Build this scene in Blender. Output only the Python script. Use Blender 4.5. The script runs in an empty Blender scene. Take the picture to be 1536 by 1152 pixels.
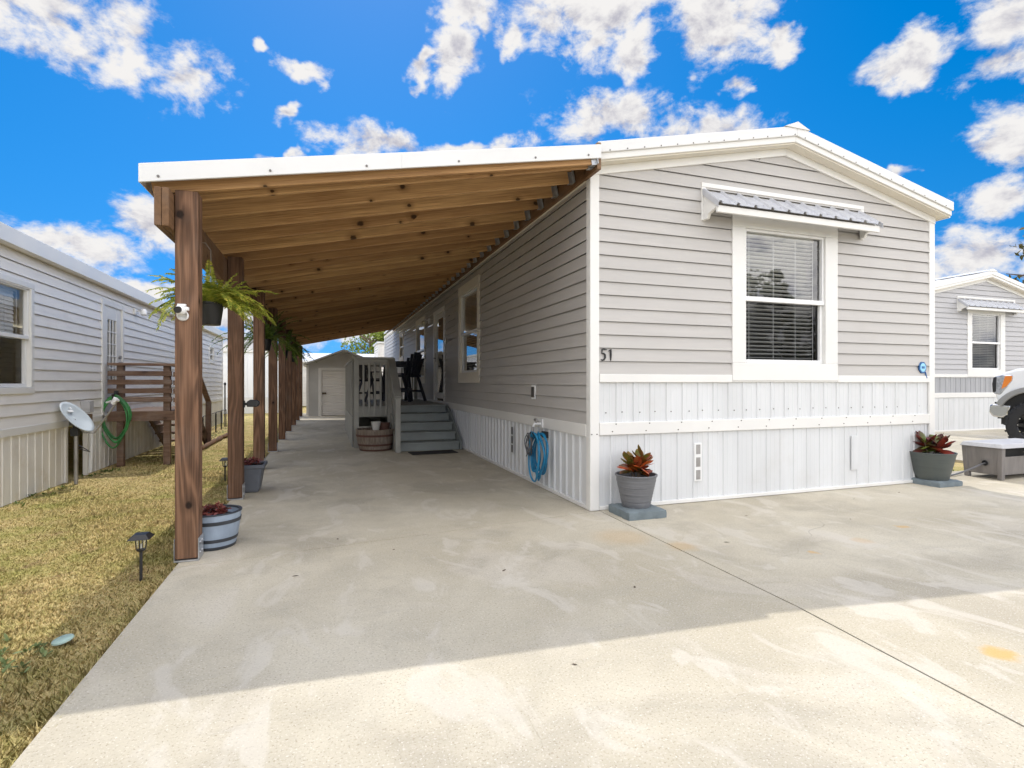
import bpy, bmesh, math, random
import numpy as np
from mathutils import Vector, Matrix, Euler
random.seed(7)
R = math.radians
scene = bpy.context.scene
col = scene.collection

# ------------------------------------------------------------------ node helpers
class NT:
    def __init__(s, tree):
        s.t = tree; s.n = tree.nodes; s.l = tree.links
    def node(s, typ, **kw):
        n = s.n.new(typ)
        for k, v in kw.items():
            if k == 'ins':
                for i, x in v.items(): s.put(n.inputs[i], x)
            else: setattr(n, k, v)
        return n
    def put(s, sock, x):
        if isinstance(x, bpy.types.NodeSocket): s.l.new(x, sock)
        elif isinstance(x, (tuple, list)) and sock.type == 'RGBA' and len(x) == 3: sock.default_value = (*x, 1)
        else: sock.default_value = x
    def math(s, op, a, b=0.0, clamp=False):
        n = s.node('ShaderNodeMath', operation=op, use_clamp=clamp, ins={0: a, 1: b}); return n.outputs[0]
    def vmath(s, op, a, b=(0, 0, 0)):
        n = s.node('ShaderNodeVectorMath', operation=op, ins={0: a, 1: b})
        return n.outputs[1] if op in ('LENGTH', 'DOT_PRODUCT', 'DISTANCE') else n.outputs[0]
    def noise(s, vec, scale, detail=4, rough=.5, dist=0.0):
        n = s.node('ShaderNodeTexNoise', ins={'Vector': vec, 'Scale': scale, 'Detail': detail, 'Roughness': rough, 'Distortion': dist})
        return n.outputs[0]
    def voro(s, vec, scale, rnd=1.0):
        n = s.node('ShaderNodeTexVoronoi', ins={'Vector': vec, 'Scale': scale, 'Randomness': rnd}); return n.outputs[0]
    def ramp(s, f, a, b, ca=0.0, cb=1.0, smooth=True):
        n = s.node('ShaderNodeMapRange', interpolation_type='SMOOTHSTEP' if smooth else 'LINEAR')
        s.put(n.inputs[0], f); n.inputs[1].default_value = a; n.inputs[2].default_value = b
        s.put(n.inputs[3], ca); s.put(n.inputs[4], cb); return n.outputs[0]
    def mix(s, f, a, b, mode='MIX'):
        n = s.node('ShaderNodeMix', data_type='RGBA', blend_type=mode)
        s.put(n.inputs[0], f); s.put(n.inputs[6], a); s.put(n.inputs[7], b); return n.outputs[2]
    def scale(s, vec, sc):
        n = s.node('ShaderNodeVectorMath', operation='MULTIPLY', ins={0: vec, 1: sc}); return n.outputs[0]
    def obj(s):
        return s.node('ShaderNodeTexCoord').outputs['Object']
    def rnd(s):
        return s.node('ShaderNodeObjectInfo').outputs['Random']
    def bump(s, h, strength=.3, dist=.01):
        n = s.node('ShaderNodeBump', ins={'Strength': strength, 'Distance': dist, 'Height': h}); return n.outputs[0]

def new_mat(name):
    m = bpy.data.materials.new(name); m.use_nodes = True
    nt = NT(m.node_tree); b = nt.n['Principled BSDF']
    return m, nt, b

def M(name, c, rough=.6, var=.08, scale=4.0, bump=0.0, bscale=60.0, metal=0.0, spec=.5, stretch=(1, 1, 1), dirt=0.0, dirtcol=(.2, .16, .1), coat=0.0):
    m, nt, b = new_mat(name)
    o = nt.obj()
    n1 = nt.noise(nt.scale(o, stretch), scale, 5, .55)
    f = nt.ramp(n1, .25, .75)
    cc = nt.mix(f, tuple(x*(1-var) for x in c), tuple(min(1, x*(1+var)) for x in c))
    if dirt:
        d = nt.ramp(nt.noise(o, 2.3, 6, .65), .5, .8, 0.0, dirt)
        cc = nt.mix(d, cc, dirtcol)
    nt.put(b.inputs['Base Color'], cc)
    nt.put(b.inputs['Roughness'], nt.ramp(n1, .2, .8, max(.02, rough-.08), min(1, rough+.08)))
    b.inputs['Metallic'].default_value = metal
    b.inputs['Specular IOR Level'].default_value = spec
    if coat: b.inputs['Coat Weight'].default_value = coat
    if bump:
        nt.put(b.inputs['Normal'], nt.bump(nt.noise(nt.scale(o, stretch), bscale, 3, .6), bump, .004))
    return m

def wood(name, dark, light, axis, knots=.8, across=5.0, rings=13.0, rough=.65, weather=0.0, knot_scale=2.6, sharp=False, ringw=.55, along=.55, kgate=.50):
    m, nt, b = new_mat(name)
    o = nt.obj(); r = nt.rnd()
    off = nt.node('ShaderNodeCombineXYZ', ins={0: nt.math('MULTIPLY', r, 37.0), 1: nt.math('MULTIPLY', r, 91.0), 2: nt.math('MULTIPLY', r, 53.0)}).outputs[0]
    v = nt.vmath('ADD', o, off)
    sc = [across]*3; sc['xyz'.index(axis)] = along
    g = nt.noise(nt.scale(v, tuple(sc)), 1.0, 2.5, .45, .35)
    ring = nt.math('SINE', nt.math('MULTIPLY', g, rings*6.283))
    ring = nt.math('POWER', nt.ramp(ring, -1.0, 1.0, 0, 1, False), 1.9 if sharp else 1.0)
    sc2 = [160.0]*3; sc2['xyz'.index(axis)] = 3.0
    fib = nt.noise(nt.scale(v, tuple(sc2)), 1.0, 3, .6)
    big = nt.noise(v, 1.3, 3, .5)
    f = nt.math('ADD', nt.math('MULTIPLY', ring, ringw), nt.math('MULTIPLY', nt.ramp(fib, .25, .75), 1-ringw))
    c = nt.mix(f, dark, light)
    c = nt.mix(nt.ramp(big, .3, .7, 0, .35), c, tuple(x*.72 for x in light))
    c = nt.mix(nt.ramp(nt.math('FRACT', nt.math('MULTIPLY', r, 7.31)), 0, 1, 0, .72, False), c, tuple(x*.95 for x in dark))
    if weather:
        c = nt.mix(nt.ramp(nt.noise(v, 3.0, 4, .6), .45, .75, 0, weather), c, (.3, .27, .24))
    sp = nt.node('ShaderNodeSeparateXYZ', ins={0: v}); oth = [i for i in range(3) if i != 'xyz'.index(axis)]
    k2 = nt.node('ShaderNodeCombineXYZ', ins={0: nt.math('MULTIPLY', sp.outputs['xyz'.index(axis)], knot_scale*.8), 1: nt.math('MULTIPLY', nt.math('ADD', sp.outputs[oth[0]], sp.outputs[oth[1]]), knot_scale), 2: nt.math('MULTIPLY', r, 17.0)}).outputs[0]
    vo = nt.node('ShaderNodeTexVoronoi', voronoi_dimensions='2D', ins={'Vector': nt.vmath('ADD', k2, nt.node('ShaderNodeCombineXYZ', ins={0: nt.math('MULTIPLY', r, 17.0), 1: nt.math('MULTIPLY', r, 29.0)}).outputs[0]), 'Scale': 1.0}); vcol = nt.node('ShaderNodeSeparateColor', ins={0: vo.outputs[1]}); gate = nt.ramp(vcol.outputs[0], kgate, kgate+.04); vo = nt.math('MULTIPLY', vo.outputs[0], nt.ramp(vcol.outputs[1], 0, 1, .75, 2.0, False)); vo = nt.math('ADD', vo, nt.math('SUBTRACT', 1.0, gate))
    kn = nt.ramp(nt.math('ADD', vo, nt.math('MULTIPLY', nt.noise(v, 40, 2), .05)), .065, .12, 1, 0)
    halo = nt.ramp(vo, .06, .26, .45, 0)
    c = nt.mix(nt.math('MULTIPLY', halo, knots), c, tuple(x*.55 for x in dark))
    c = nt.mix(nt.math('MULTIPLY', kn, knots), c, tuple(x*.16 for x in dark))
    nt.put(b.inputs['Base Color'], c)
    b.inputs['Roughness'].default_value = rough
    b.inputs['Specular IOR Level'].default_value = .25
    nt.put(b.inputs['Normal'], nt.bump(f, .25, .004))
    return m

MAT = {}
# vinyl siding: fine horizontal embossing
MAT['siding'] = M('grey_vinyl_siding', (.47, .45, .425), .5, .05, 1.2, .12, 9, stretch=(1, 1, 14), dirt=.10)
MAT['siding_left'] = M('pale_grey_vinyl', (.82, .79, .745), .5, .05, 1.2, .12, 9, stretch=(1, 1, 14), dirt=.14)
MAT['siding_right'] = M('cool_grey_vinyl', (.43, .425, .43), .5, .05, 1.2, .1, 9, stretch=(1, 1, 14))
MAT['trim'] = M('white_trim', (.74, .73, .70), .42, .03, 1.5, .05, 30, dirt=.06, dirtcol=(.5, .44, .34))
MAT['almond'] = M('almond_bounce_trim', (.74, .69, .59), .5, .04, 2, .05, 30)  # almond trim; warm ground bounce under the soffit is put into this colour
MAT['skirt'] = M('white_skirting_metal', (.64, .65, .655), .42, .05, 1.0, .08, 6, stretch=(3, 3, .6), dirt=.16, dirtcol=(.42, .38, .30))
MAT['skirt_dirty'] = M('stained_skirting_metal', (.77, .745, .70), .5, .08, 1.4, .08, 6, stretch=(5, 5, .7), dirt=.55, dirtcol=(.46, .36, .20))
MAT['band_grey'] = M('grey_panel_metal', (.36, .365, .38), .45, .12, 2.0, stretch=(9, 9, .3))
MAT['roofmetal'] = M('white_roof_metal', (.69, .69, .68), .35, .03, 1.5, dirt=.05)
MAT['galv'] = M('galvanised_metal', (.50, .51, .53), .38, .18, 14, metal=.75)
MAT['awning'] = M('pale_awning_metal', (.52, .53, .56), .4, .06, 9, metal=.25)
MAT['screw'] = M('screw_steel', (.16, .15, .14), .45, .1, metal=.5)
MAT['black'] = M('black_plastic', (.018, .018, .02), .45, .2, 8)
MAT['dark_slot'] = M('dark_opening', (.012, .012, .012), .9, .1)
MAT['interior'] = M('dim_room_wall', (.10, .095, .09), .9, .2)
MAT['blind'] = M('white_blind', (.72, .72, .70), .55, .04)
MAT['white_plastic'] = M('white_plastic', (.78, .78, .77), .35, .04)
MAT['frame_dark'] = M('bronze_frame', (.05, .045, .04), .45, .1)
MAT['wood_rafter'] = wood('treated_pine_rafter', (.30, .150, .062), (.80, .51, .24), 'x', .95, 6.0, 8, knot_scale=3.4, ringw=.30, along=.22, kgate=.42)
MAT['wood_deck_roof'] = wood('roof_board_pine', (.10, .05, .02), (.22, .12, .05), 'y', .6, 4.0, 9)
MAT['wood_beam'] = wood('treated_pine_beam', (.13, .07, .035), (.30, .17, .085), 'y', .7, 5.0, 10, weather=.25)
MAT['wood_post'] = wood('stained_post_wood', (.052, .026, .015), (.275, .150, .088), 'z', .9, 6.5, 10, weather=.10, sharp=True, knot_scale=2.6)
MAT['wood_nb'] = wood('weathered_brown_deck', (.10, .055, .035), (.25, .16, .11), 'x', .5, 6, 9, weather=.35)
MAT['paint_grey'] = M('grey_deck_paint', (.335, .33, .30), .6, .13, 3, .15, 40, stretch=(1, 1, 1), dirt=.2, dirtcol=(.14, .12, .1))
MAT['paint_tread'] = M('slate_step_paint', (.27, .295, .285), .55, .12, 3, .15, 40, dirt=.25, dirtcol=(.26, .24, .21))
MAT['navy'] = M('navy_poly_lumber', (.030, .033, .048), .5, .2, 6)
MAT['barrel_wood'] = wood('weathered_barrel_oak', (.13, .095, .07), (.33, .27, .22), 'z', .2, 7, 8, weather=.5)
MAT['hoop_rust'] = M('rusty_hoop', (.10, .045, .032), .7, .3, 12)
MAT['grey_barrel'] = M('blue_grey_barrel', (.27, .33, .41), .5, .16, 9, .1, 30, stretch=(1, 1, .4))
MAT['hoop_dark'] = M('dark_hoop', (.035, .04, .048), .5, .2, 9)
MAT['pot_grey'] = M('brushed_grey_pot', (.150, .153, .162), .55, .16, 6, .25, 22, stretch=(.6, .6, 9))
MAT['pot_green'] = M('green_grey_pot', (.075, .085, .078), .5, .1, 5, .15, 18, stretch=(.6, .6, 7))
MAT['pot_dark'] = M('dark_slate_pot', (.10, .11, .13), .5, .15, 6)
MAT['soil'] = M('potting_soil', (.02, .015, .011), .95, .4, 30, .6, 60)
MAT['paver'] = M('blue_grey_paver', (.16, .195, .21), .9, .22, 9, .6, 55, dirt=.5, dirtcol=(.09, .10, .10))
MAT['hose_blue'] = M('blue_hose', (.015, .21, .40), .35, .15, 12)
MAT['hose_green'] = M('green_hose', (.035, .19, .05), .38, .3, 9)
MAT['hose_grey'] = M('grey_hose', (.10, .10, .105), .4, .2, 9)
MAT['resin_grey'] = M('grey_resin_wood', (.19, .175, .165), .6, .16, 4, .25, 26, stretch=(6, 6, .7))
MAT['resin_lid'] = M('pale_grey_lid', (.42, .42, .43), .5, .1, 4, .15, 26, stretch=(.7, 5, 5))
MAT['dish'] = M('satellite_dish_grey', (.47, .52, .54), .45, .06, 5)
MAT['steel'] = M('dull_steel', (.33, .32, .31), .45, .2, 9, metal=.6)
MAT['truck_white'] = M('white_car_paint', (.80, .81, .82), .2, .02, coat=.6)
MAT['truck_grey'] = M('grey_flare_trim', (.27, .27, .265), .45, .08)
MAT['chrome'] = M('bumper_chrome', (.62, .63, .64), .16, .05, metal=1)
MAT['rubber'] = M('tyre_rubber', (.022, .022, .023), .8, .2, 12, .4, 40)
MAT['amber'] = M('amber_lens', (.75, .22, .03), .2, .1, coat=.5)
MAT['lens'] = M('headlamp_lens', (.42, .44, .47), .1, .3, 18, metal=.4, coat=1)
MAT['mat'] = M('rubber_mat', (.03, .028, .027), .9, .3, 20, .5, 60)
MAT['insul'] = M('dirty_brown_panel', (.17, .11, .06), .9, .4, 7, .5, 18)
MAT['log'] = M('log_edging', (.16, .085, .045), .9, .4, 8, .6, 30)
MAT['shed'] = M('grey_shed_siding', (.50, .495, .475), .6, .08, 2)
MAT['rolldoor'] = M('almond_roll_door', (.78, .76, .73), .5, .05, 2)
MAT['wallwhite'] = M('white_building_wall', (.74, .76, .79), .55, .05, .6, stretch=(4, 4, .4))
MAT['bark'] = M('tree_bark', (.12, .085, .06), .9, .3, 7, .8, 14)
MAT['blue_sign'] = M('blue_sign_face', (.015, .10, .28), .4, .1)
MAT['sky_sign'] = M('pale_blue_sign_ring', (.28, .60, .85), .4, .05)
MAT['teal'] = M('teal_lid', (.30, .41, .37), .6, .2, 9)
MAT['pale_stone'] = M('pale_stone', (.52, .51, .48), .8, .2, 9)
MAT['padlock'] = M('brass_latch', (.12, .09, .06), .5, .2, metal=.5)
MAT['asphalt'] = M('asphalt', (.06, .06, .062), .9, .25, 3, .5, 80)
MAT['rimblack'] = M('black_rim', (.03, .03, .032), .35, .2, metal=.4)

def leafmat(name, cols, rough=.5, trans=.25, scale=9.0):
    m, nt, b = new_mat(name)
    o = nt.obj(); geo = nt.node('ShaderNodeNewGeometry')
    ri = geo.outputs['Random Per Island']
    cr = nt.node('ShaderNodeValToRGB'); cr.color_ramp.interpolation = 'LINEAR'
    el = cr.color_ramp.elements
    while len(el) < len(cols): el.new(.5)
    for i, c in enumerate(cols):
        el[i].position = i/(len(cols)-1); el[i].color = (*c, 1)
    f = nt.math('ADD', nt.math('MULTIPLY', ri, .75), nt.math('MULTIPLY', nt.math('SUBTRACT', nt.noise(o, scale, 3, .6), .37), .9), True)
    nt.put(cr.inputs[0], f)
    nt.put(b.inputs['Base Color'], cr.outputs[0])
    b.inputs['Roughness'].default_value = rough; b.inputs['Specular IOR Level'].default_value = .35
    tr = nt.node('ShaderNodeBsdfTranslucent'); nt.put(tr.inputs[0], cr.outputs[0])
    mx = nt.node('ShaderNodeMixShader'); mx.inputs[0].default_value = trans
    nt.l.new(b.outputs[0], mx.inputs[1]); nt.l.new(tr.outputs[0], mx.inputs[2])
    nt.l.new(mx.outputs[0], nt.n['Material Output'].inputs[0])
    return m
MAT['fern'] = leafmat('fern_green', [(.13, .19, .03), (.30, .37, .055), (.52, .54, .09), (.70, .60, .12)], .5, .45)
MAT['fern_dark'] = leafmat('deep_fern_green', [(.05, .10, .018), (.11, .18, .03), (.20, .27, .045)], .5, .4)
MAT['croton'] = leafmat('croton_red', [(.06, .018, .02), (.25, .035, .015), (.10, .11, .02), (.50, .08, .015), (.09, .03, .025)], .35, .2, 6)
MAT['croton_dark'] = leafmat('dark_croton', [(.06, .018, .018), (.22, .035, .02), (.08, .025, .02), (.14, .22, .03), (.28, .045, .02)], .35, .2, 6)
MAT['maroon'] = leafmat('maroon_succulent', [(.07, .02, .02), (.16, .035, .03), (.25, .07, .06), (.08, .09, .03)], .5, .15)
MAT['tree'] = leafmat('tree_leaves', [(.03, .06, .012), (.07, .11, .02), (.14, .18, .03)], .5, .3, 2)
MAT['tree_bright'] = leafmat('sunlit_tree_leaves', [(.08, .12, .015), (.16, .22, .03), (.28, .32, .05)], .5, .35, 2)
MAT['tree_brown'] = leafmat('bronze_tree_leaves', [(.05, .05, .015), (.10, .09, .03), (.19, .14, .06)], .5, .3, 2)
MAT['weed'] = leafmat('weed_leaves', [(.08, .12, .04), (.15, .20, .07), (.25, .30, .13)], .6, .3)

def grass_color(nt, o):
    big = nt.noise(o, .55, 4, .6); med = nt.noise(o, 2.6, 5, .65); fine = nt.noise(o, 26, 4, .65)
    f = nt.math('ADD', nt.math('MULTIPLY', big, .55), nt.math('MULTIPLY', med, .75))
    g = nt.ramp(f, .56, .88)
    straw = nt.mix(nt.ramp(fine, .3, .7), (.60, .44, .18), (.90, .75, .38))
    green = nt.mix(nt.ramp(fine, .3, .7), (.30, .32, .065), (.62, .60, .20))
    c = nt.mix(g, straw, green)
    bare = nt.ramp(nt.noise(o, 3.2, 5, .72), .56, .68, 0, .75)
    return nt.mix(bare, c, (.48, .33, .19)), fine
m, nt, b = new_mat('lawn_ground'); o = nt.obj(); c, fine = grass_color(nt, o)
c = nt.mix(.25, c, (.30, .21, .10))
nt.put(b.inputs['Base Color'], c); b.inputs['Roughness'].default_value = .95; b.inputs['Specular IOR Level'].default_value = .1
nt.put(b.inputs['Normal'], nt.bump(nt.math('ADD', fine, nt.noise(o, 90, 2)), .9, .03)); MAT['lawn'] = m
m, nt, b = new_mat('grass_blades'); o = nt.obj(); c, fine = grass_color(nt, o)
ri = nt.node('ShaderNodeNewGeometry').outputs['Random Per Island']
c = nt.mix(nt.math('MULTIPLY', ri, .5), c, (.86, .70, .36)); c = nt.mix(nt.ramp(ri, .66, .70, 0, .5), c, (.32, .36, .08)); c = nt.mix(nt.ramp(ri, .88, .92, 0, .5), c, (.44, .30, .15))
nt.put(b.inputs['Base Color'], c); b.inputs['Roughness'].default_value = .8; b.inputs['Specular IOR Level'].default_value = .1
tr = nt.node('ShaderNodeBsdfTranslucent'); nt.put(tr.inputs[0], c); mx = nt.node('ShaderNodeMixShader'); mx.inputs[0].default_value = .35
nt.l.new(b.outputs[0], mx.inputs[1]); nt.l.new(tr.outputs[0], mx.inputs[2]); nt.l.new(mx.outputs[0], nt.n['Material Output'].inputs[0])
MAT['blades'] = m

# concrete
m, nt, b = new_mat('worn_concrete'); o = nt.obj()
big = nt.noise(o, .55, 5, .6, .4); med = nt.noise(o, 2.2, 6, .65, .5); fine = nt.noise(o, 34, 5, .75); spk = nt.noise(o, 95, 3, .7)
c = nt.mix(nt.ramp(big, .3, .7), (.455, .405, .305), (.605, .552, .44))
c = nt.mix(nt.ramp(med, .42, .72, 0, .6), c, (.41, .372, .295))
pat = nt.ramp(nt.noise(nt.scale(o, (1.0, .75, 1)), 1.25, 5, .55, .8), .54, .66, 0, .4)       # pale worn patches
c = nt.mix(pat, c, (.63, .575, .49))
pat2 = nt.ramp(nt.noise(nt.vmath('ADD', o, (7.3, 2.1, 0)), .8, 6, .6, .6), .52, .66, 0, .6)  # grimy patches
c = nt.mix(pat2, c, (.36, .322, .255))
strk = nt.noise(nt.scale(o, (.8, 5, 1)), 3.0, 4, .6)
c = nt.mix(nt.ramp(strk, .55, .75, 0, .22), c, (.36, .33, .29))
c = nt.mix(nt.ramp(spk, .54, .68, 0, .8), c, (.30, .25, .18))
c = nt.mix(nt.ramp(nt.noise(nt.vmath('ADD', o, (3, 9, 0)), 110, 2, .6), .58, .72, 0, .7), c, (.76, .72, .65))
c = nt.mix(nt.ramp(fine, .54, .72, 0, .42), c, (.36, .315, .25))
sp3 = nt.ramp(nt.noise(nt.scale(o, (1.6, .8, 1)), 1.9, 6, .6, 1.1), .54, .63, 0, .42)
c = nt.mix(sp3, c, (.64, .595, .52))
for px, py, rr, a in ((2.86, 1.55, .10, .75), (2.5, 3.35, .16, .28), (3.3, 2.9, .05, .5), (4.6, 3.2, .07, .5), (3.9, 3.0, .10, .25), (2.2, 3.7, .3, .22)):
    d = nt.vmath('DISTANCE', nt.vmath('ADD', o, nt.scale(nt.node('ShaderNodeTexNoise', ins={'Vector': o, 'Scale': 9.0}).outputs[1], (.12, .12, 0))), (px+.06, py+.06, 0))
    c = nt.mix(nt.ramp(d, rr*.3, rr, a, 0), c, (.62, .36, .10))
cr = nt.node('ShaderNodeTexVoronoi', feature='DISTANCE_TO_EDGE', ins={'Vector': nt.vmath('ADD', o, nt.scale(nt.node('ShaderNodeTexNoise', ins={'Vector': o, 'Scale': 1.5}).outputs[1], (.7, .7, 0))), 'Scale': .22}).outputs[0]
c = nt.mix(nt.math('MULTIPLY', nt.ramp(cr, .0004, .0011, .45, 0), nt.ramp(big, .5, .62)), c, (.25, .22, .17))
nt.put(b.inputs['Base Color'], c); b.inputs['Roughness'].default_value = .88; b.inputs['Specular IOR Level'].default_value = .25
nt.put(b.inputs['Normal'], nt.bump(nt.math('ADD', nt.math('MULTIPLY', spk, .5), nt.math('ADD', fine, nt.math('MULTIPLY', med, .6))), .35, .008)); MAT['concrete'] = m

def glassmat(name, refl=.12, tint=(.55, .6, .6)):
    m, nt, b = new_mat(name)
    nt.n.remove(b)
    gl = nt.node('ShaderNodeBsdfGlossy', ins={'Roughness': .015}); gl.inputs[0].default_value = (1, 1, 1, 1)
    tr = nt.node('ShaderNodeBsdfTransparent'); tr.inputs[0].default_value = (*tint, 1)
    lw = nt.node('ShaderNodeLayerWeight', ins={'Blend': .35})
    f = nt.math('ADD', nt.math('MULTIPLY', lw.outputs['Fresnel'], .38), refl, True)
    mx = nt.node('ShaderNodeMixShader'); nt.put(mx.inputs[0], f)
    nt.l.new(tr.outputs[0], mx.inputs[1]); nt.l.new(gl.outputs[0], mx.inputs[2])
    nt.l.new(mx.outputs[0], nt.n['Material Output'].inputs[0]); return m
MAT['glass'] = glassmat('window_glass', .08, (.94, .95, .95))
MAT['glass_screen'] = glassmat('screened_glass', .0, (.66, .67, .68))
MAT['lantern_glass'] = glassmat('lantern_glass', .08, (.9, .9, .85))

# ------------------------------------------------------------------ mesh helpers
class MB:
    def __init__(s): s.v = []; s.f = []
    def add(s, vs, fs):
        n = len(s.v); s.v += [tuple(p) for p in vs]; s.f += [tuple(i+n for i in f) for f in fs]; return s
    def box(s, x0, x1, y0, y1, z0, z1):
        if x0 > x1: x0, x1 = x1, x0
        if y0 > y1: y0, y1 = y1, y0
        if z0 > z1: z0, z1 = z1, z0
        return s.add([(x0, y0, z0), (x1, y0, z0), (x1, y1, z0), (x0, y1, z0), (x0, y0, z1), (x1, y0, z1), (x1, y1, z1), (x0, y1, z1)],
                     [(0, 3, 2, 1), (4, 5, 6, 7), (0, 1, 5, 4), (1, 2, 6, 5), (2, 3, 7, 6), (3, 0, 4, 7)])
    def hexa(s, p):  # 8 points: bottom 4 ccw, top 4 ccw
        return s.add(p, [(0, 3, 2, 1), (4, 5, 6, 7), (0, 1, 5, 4), (1, 2, 6, 5), (2, 3, 7, 6), (3, 0, 4, 7)])
    def prism(s, poly, ext):  # poly list of 3d points, extrude vector
        n = len(poly); e = Vector(ext); a = [Vector(p) for p in poly]; b2 = [p+e for p in a]
        return s.add(a+b2, [tuple(reversed(range(n))), tuple(range(n, 2*n))]+[(i, (i+1) % n, n+(i+1) % n, n+i) for i in range(n)])
    def beam(s, p, q, w, h, up=(0, 0, 1)):  # rectangular bar from p to q
        p = Vector(p); q = Vector(q); d = (q-p).normalized(); u = Vector(up)
        sx = d.cross(u)
        if sx.length < 1e-4: sx = d.cross(Vector((0, 1, 0)))
        sx.normalize(); uz = sx.cross(d).normalized()
        c = [(-w/2, -h/2), (w/2, -h/2), (w/2, h/2), (-w/2, h/2)]
        vs = [p+sx*a+uz*b_ for a, b_ in c]+[q+sx*a+uz*b_ for a, b_ in c]
        return s.add(vs, [(0, 1, 2, 3), (7, 6, 5, 4), (0, 4, 5, 1), (1, 5, 6, 2), (2, 6, 7, 3), (3, 7, 4, 0)])
    def tube(s, pts, r, n=8, caps=True, closed=False):
        pts = [Vector(p) for p in pts]; m_ = len(pts); base = len(s.v)
        rad = r if isinstance(r, (list, tuple)) else [r]*m_
        prev = None
        for i, p in enumerate(pts):
            a = pts[i-1] if (i > 0 or closed) else p; c_ = pts[(i+1) % m_] if (i < m_-1 or closed) else p
            t = (c_-a).normalized() if (c_-a).length > 1e-9 else Vector((0, 0, 1))
            if prev is None:
                u = t.cross(Vector((0, 0, 1)))
                if u.length < .05: u = t.cross(Vector((1, 0, 0)))
            else:
                u = prev-t*prev.dot(t)
                if u.length < 1e-6: u = t.cross(Vector((1, .3, 0)))
            u.normalize(); prev = u; w = t.cross(u)
            for k in range(n):
                th = 2*math.pi*k/n; s.v.append(tuple(p+(u*math.cos(th)+w*math.sin(th))*rad[i]))
        segs = m_ if closed else m_-1
        for i in range(segs):
            j = (i+1) % m_
            for k in range(n):
                s.f.append((base+i*n+k, base+i*n+(k+1) % n, base+j*n+(k+1) % n, base+j*n+k))
        if caps and not closed:
            s.f.append(tuple(base+k for k in reversed(range(n)))); s.f.append(tuple(base+(m_-1)*n+k for k in range(n)))
        return s
    def lathe(s, prof, n=32, c=(0, 0, 0), closed=False):  # prof list of (r,z)
        base = len(s.v); m_ = len(prof)
        for r, z in prof:
            for k in range(n):
                th = 2*math.pi*k/n; s.v.append((c[0]+r*math.cos(th), c[1]+r*math.sin(th), c[2]+z))
        for i in range(m_ if closed else m_-1):
            j = (i+1) % m_
            for k in range(n):
                s.f.append((base+i*n+k, base+i*n+(k+1) % n, base+j*n+(k+1) % n, base+j*n+k))
        return s
    def disc(s, c, r, nrm, n=8, t=.004):
        c = Vector(c); d = Vector(nrm).normalized()
        return s.tube([c, c+d*t], r, n)
    def move(s, mat):
        s.v = [tuple(mat @ Vector(p)) for p in s.v]; return s
    def build(s, name, mat, parent=None, bevel=0.0, smooth=False, seg=2, world=True, ang=35):
        me = bpy.data.meshes.new(name)
        me.from_pydata(s.v, [], s.f); me.update()
        o = bpy.data.objects.new(name, me); col.objects.link(o)
        me.materials.append(MAT[mat] if isinstance(mat, str) else mat)
        if smooth:
            me.polygons.foreach_set('use_smooth', [True]*len(me.polygons))
            me.set_sharp_from_angle(angle=R(ang))
        if bevel:
            b_ = o.modifiers.new('bevel', 'BEVEL'); b_.width = bevel; b_.segments = seg; b_.limit_method = 'ANGLE'; b_.angle_limit = R(40)
        if parent:
            o.parent = parent
            if parent.type == 'EMPTY' and parent.get('wl'): o.location = -Vector(parent.location)
        return o

def thing(name, label, cat, loc=(0, 0, 0), group=None, world=True):
    o = bpy.data.objects.new(name, None); col.objects.link(o); o.location = loc; o.empty_display_size = .1
    o['label'] = label; o['category'] = cat
    if group: o['group'] = group
    if world: o['wl'] = 1
    return o
def tag(o, label, cat, group=None):
    o['label'] = label; o['category'] = cat
    if group: o['group'] = group
    return o
def struct(o, kind='structure'):
    o['kind'] = kind; return o
def recenter(o, c):
    c = Vector(c); o.data.transform(Matrix.Translation(-c)); o.location = c; return o
def dup(root, loc, label=None, rz=None):
    r = root.copy(); col.objects.link(r); r.location = loc
    if rz is not None: r.rotation_euler = (0, 0, rz)
    if label: r['label'] = label
    for ch in list(root.children):
        c_ = ch.copy(); col.objects.link(c_); c_.parent = r
        for g in list(ch.children):
            d = g.copy(); col.objects.link(d); d.parent = c_
    return r
def rotz(a, loc=(0, 0, 0)): return Matrix.Translation(loc) @ Matrix.Rotation(a, 4, 'Z')
ALL = {}
# ------------------------------------------------------------------ camera
cam_d = bpy.data.cameras.new('camera'); cam = bpy.data.objects.new('camera', cam_d); col.objects.link(cam)
cam.location = (0, 0, 1.22); cam.rotation_euler = (R(90), 0, R(-19.1))
cam_d.sensor_width = 36; cam_d.lens = 800/1536*36; cam_d.shift_y = -2/1536
cam_d.clip_start = .05; cam_d.clip_end = 2000
scene.camera = cam

# ------------------------------------------------------------------ light
SUN_DIR = Vector((.05, .625, 1)).normalized()
sl = bpy.data.lights.new('sun', 'SUN'); sl.energy = 2.0; sl.angle = R(.5); sl.color = (1, .96, .90)
so = bpy.data.objects.new('sun', sl); col.objects.link(so); so.location = (0, 30, 40)
so.rotation_euler = SUN_DIR.to_track_quat('Z', 'Y').to_euler()

w = bpy.data.worlds.new('World'); scene.world = w; w.use_nodes = True
nt = NT(w.node_tree); bg = nt.n['Background']
sky = nt.node('ShaderNodeTexSky'); sky.sky_type = 'NISHITA'; sky.sun_disc = False
sky.sun_elevation = math.asin(SUN_DIR.z); sky.sun_rotation = math.atan2(SUN_DIR.x, SUN_DIR.y)
sky.air_density = 1.0; sky.dust_density = .2; sky.ozone_density = 2.5
tc = nt.node('ShaderNodeTexCoord'); D = tc.outputs['Generated']
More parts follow.
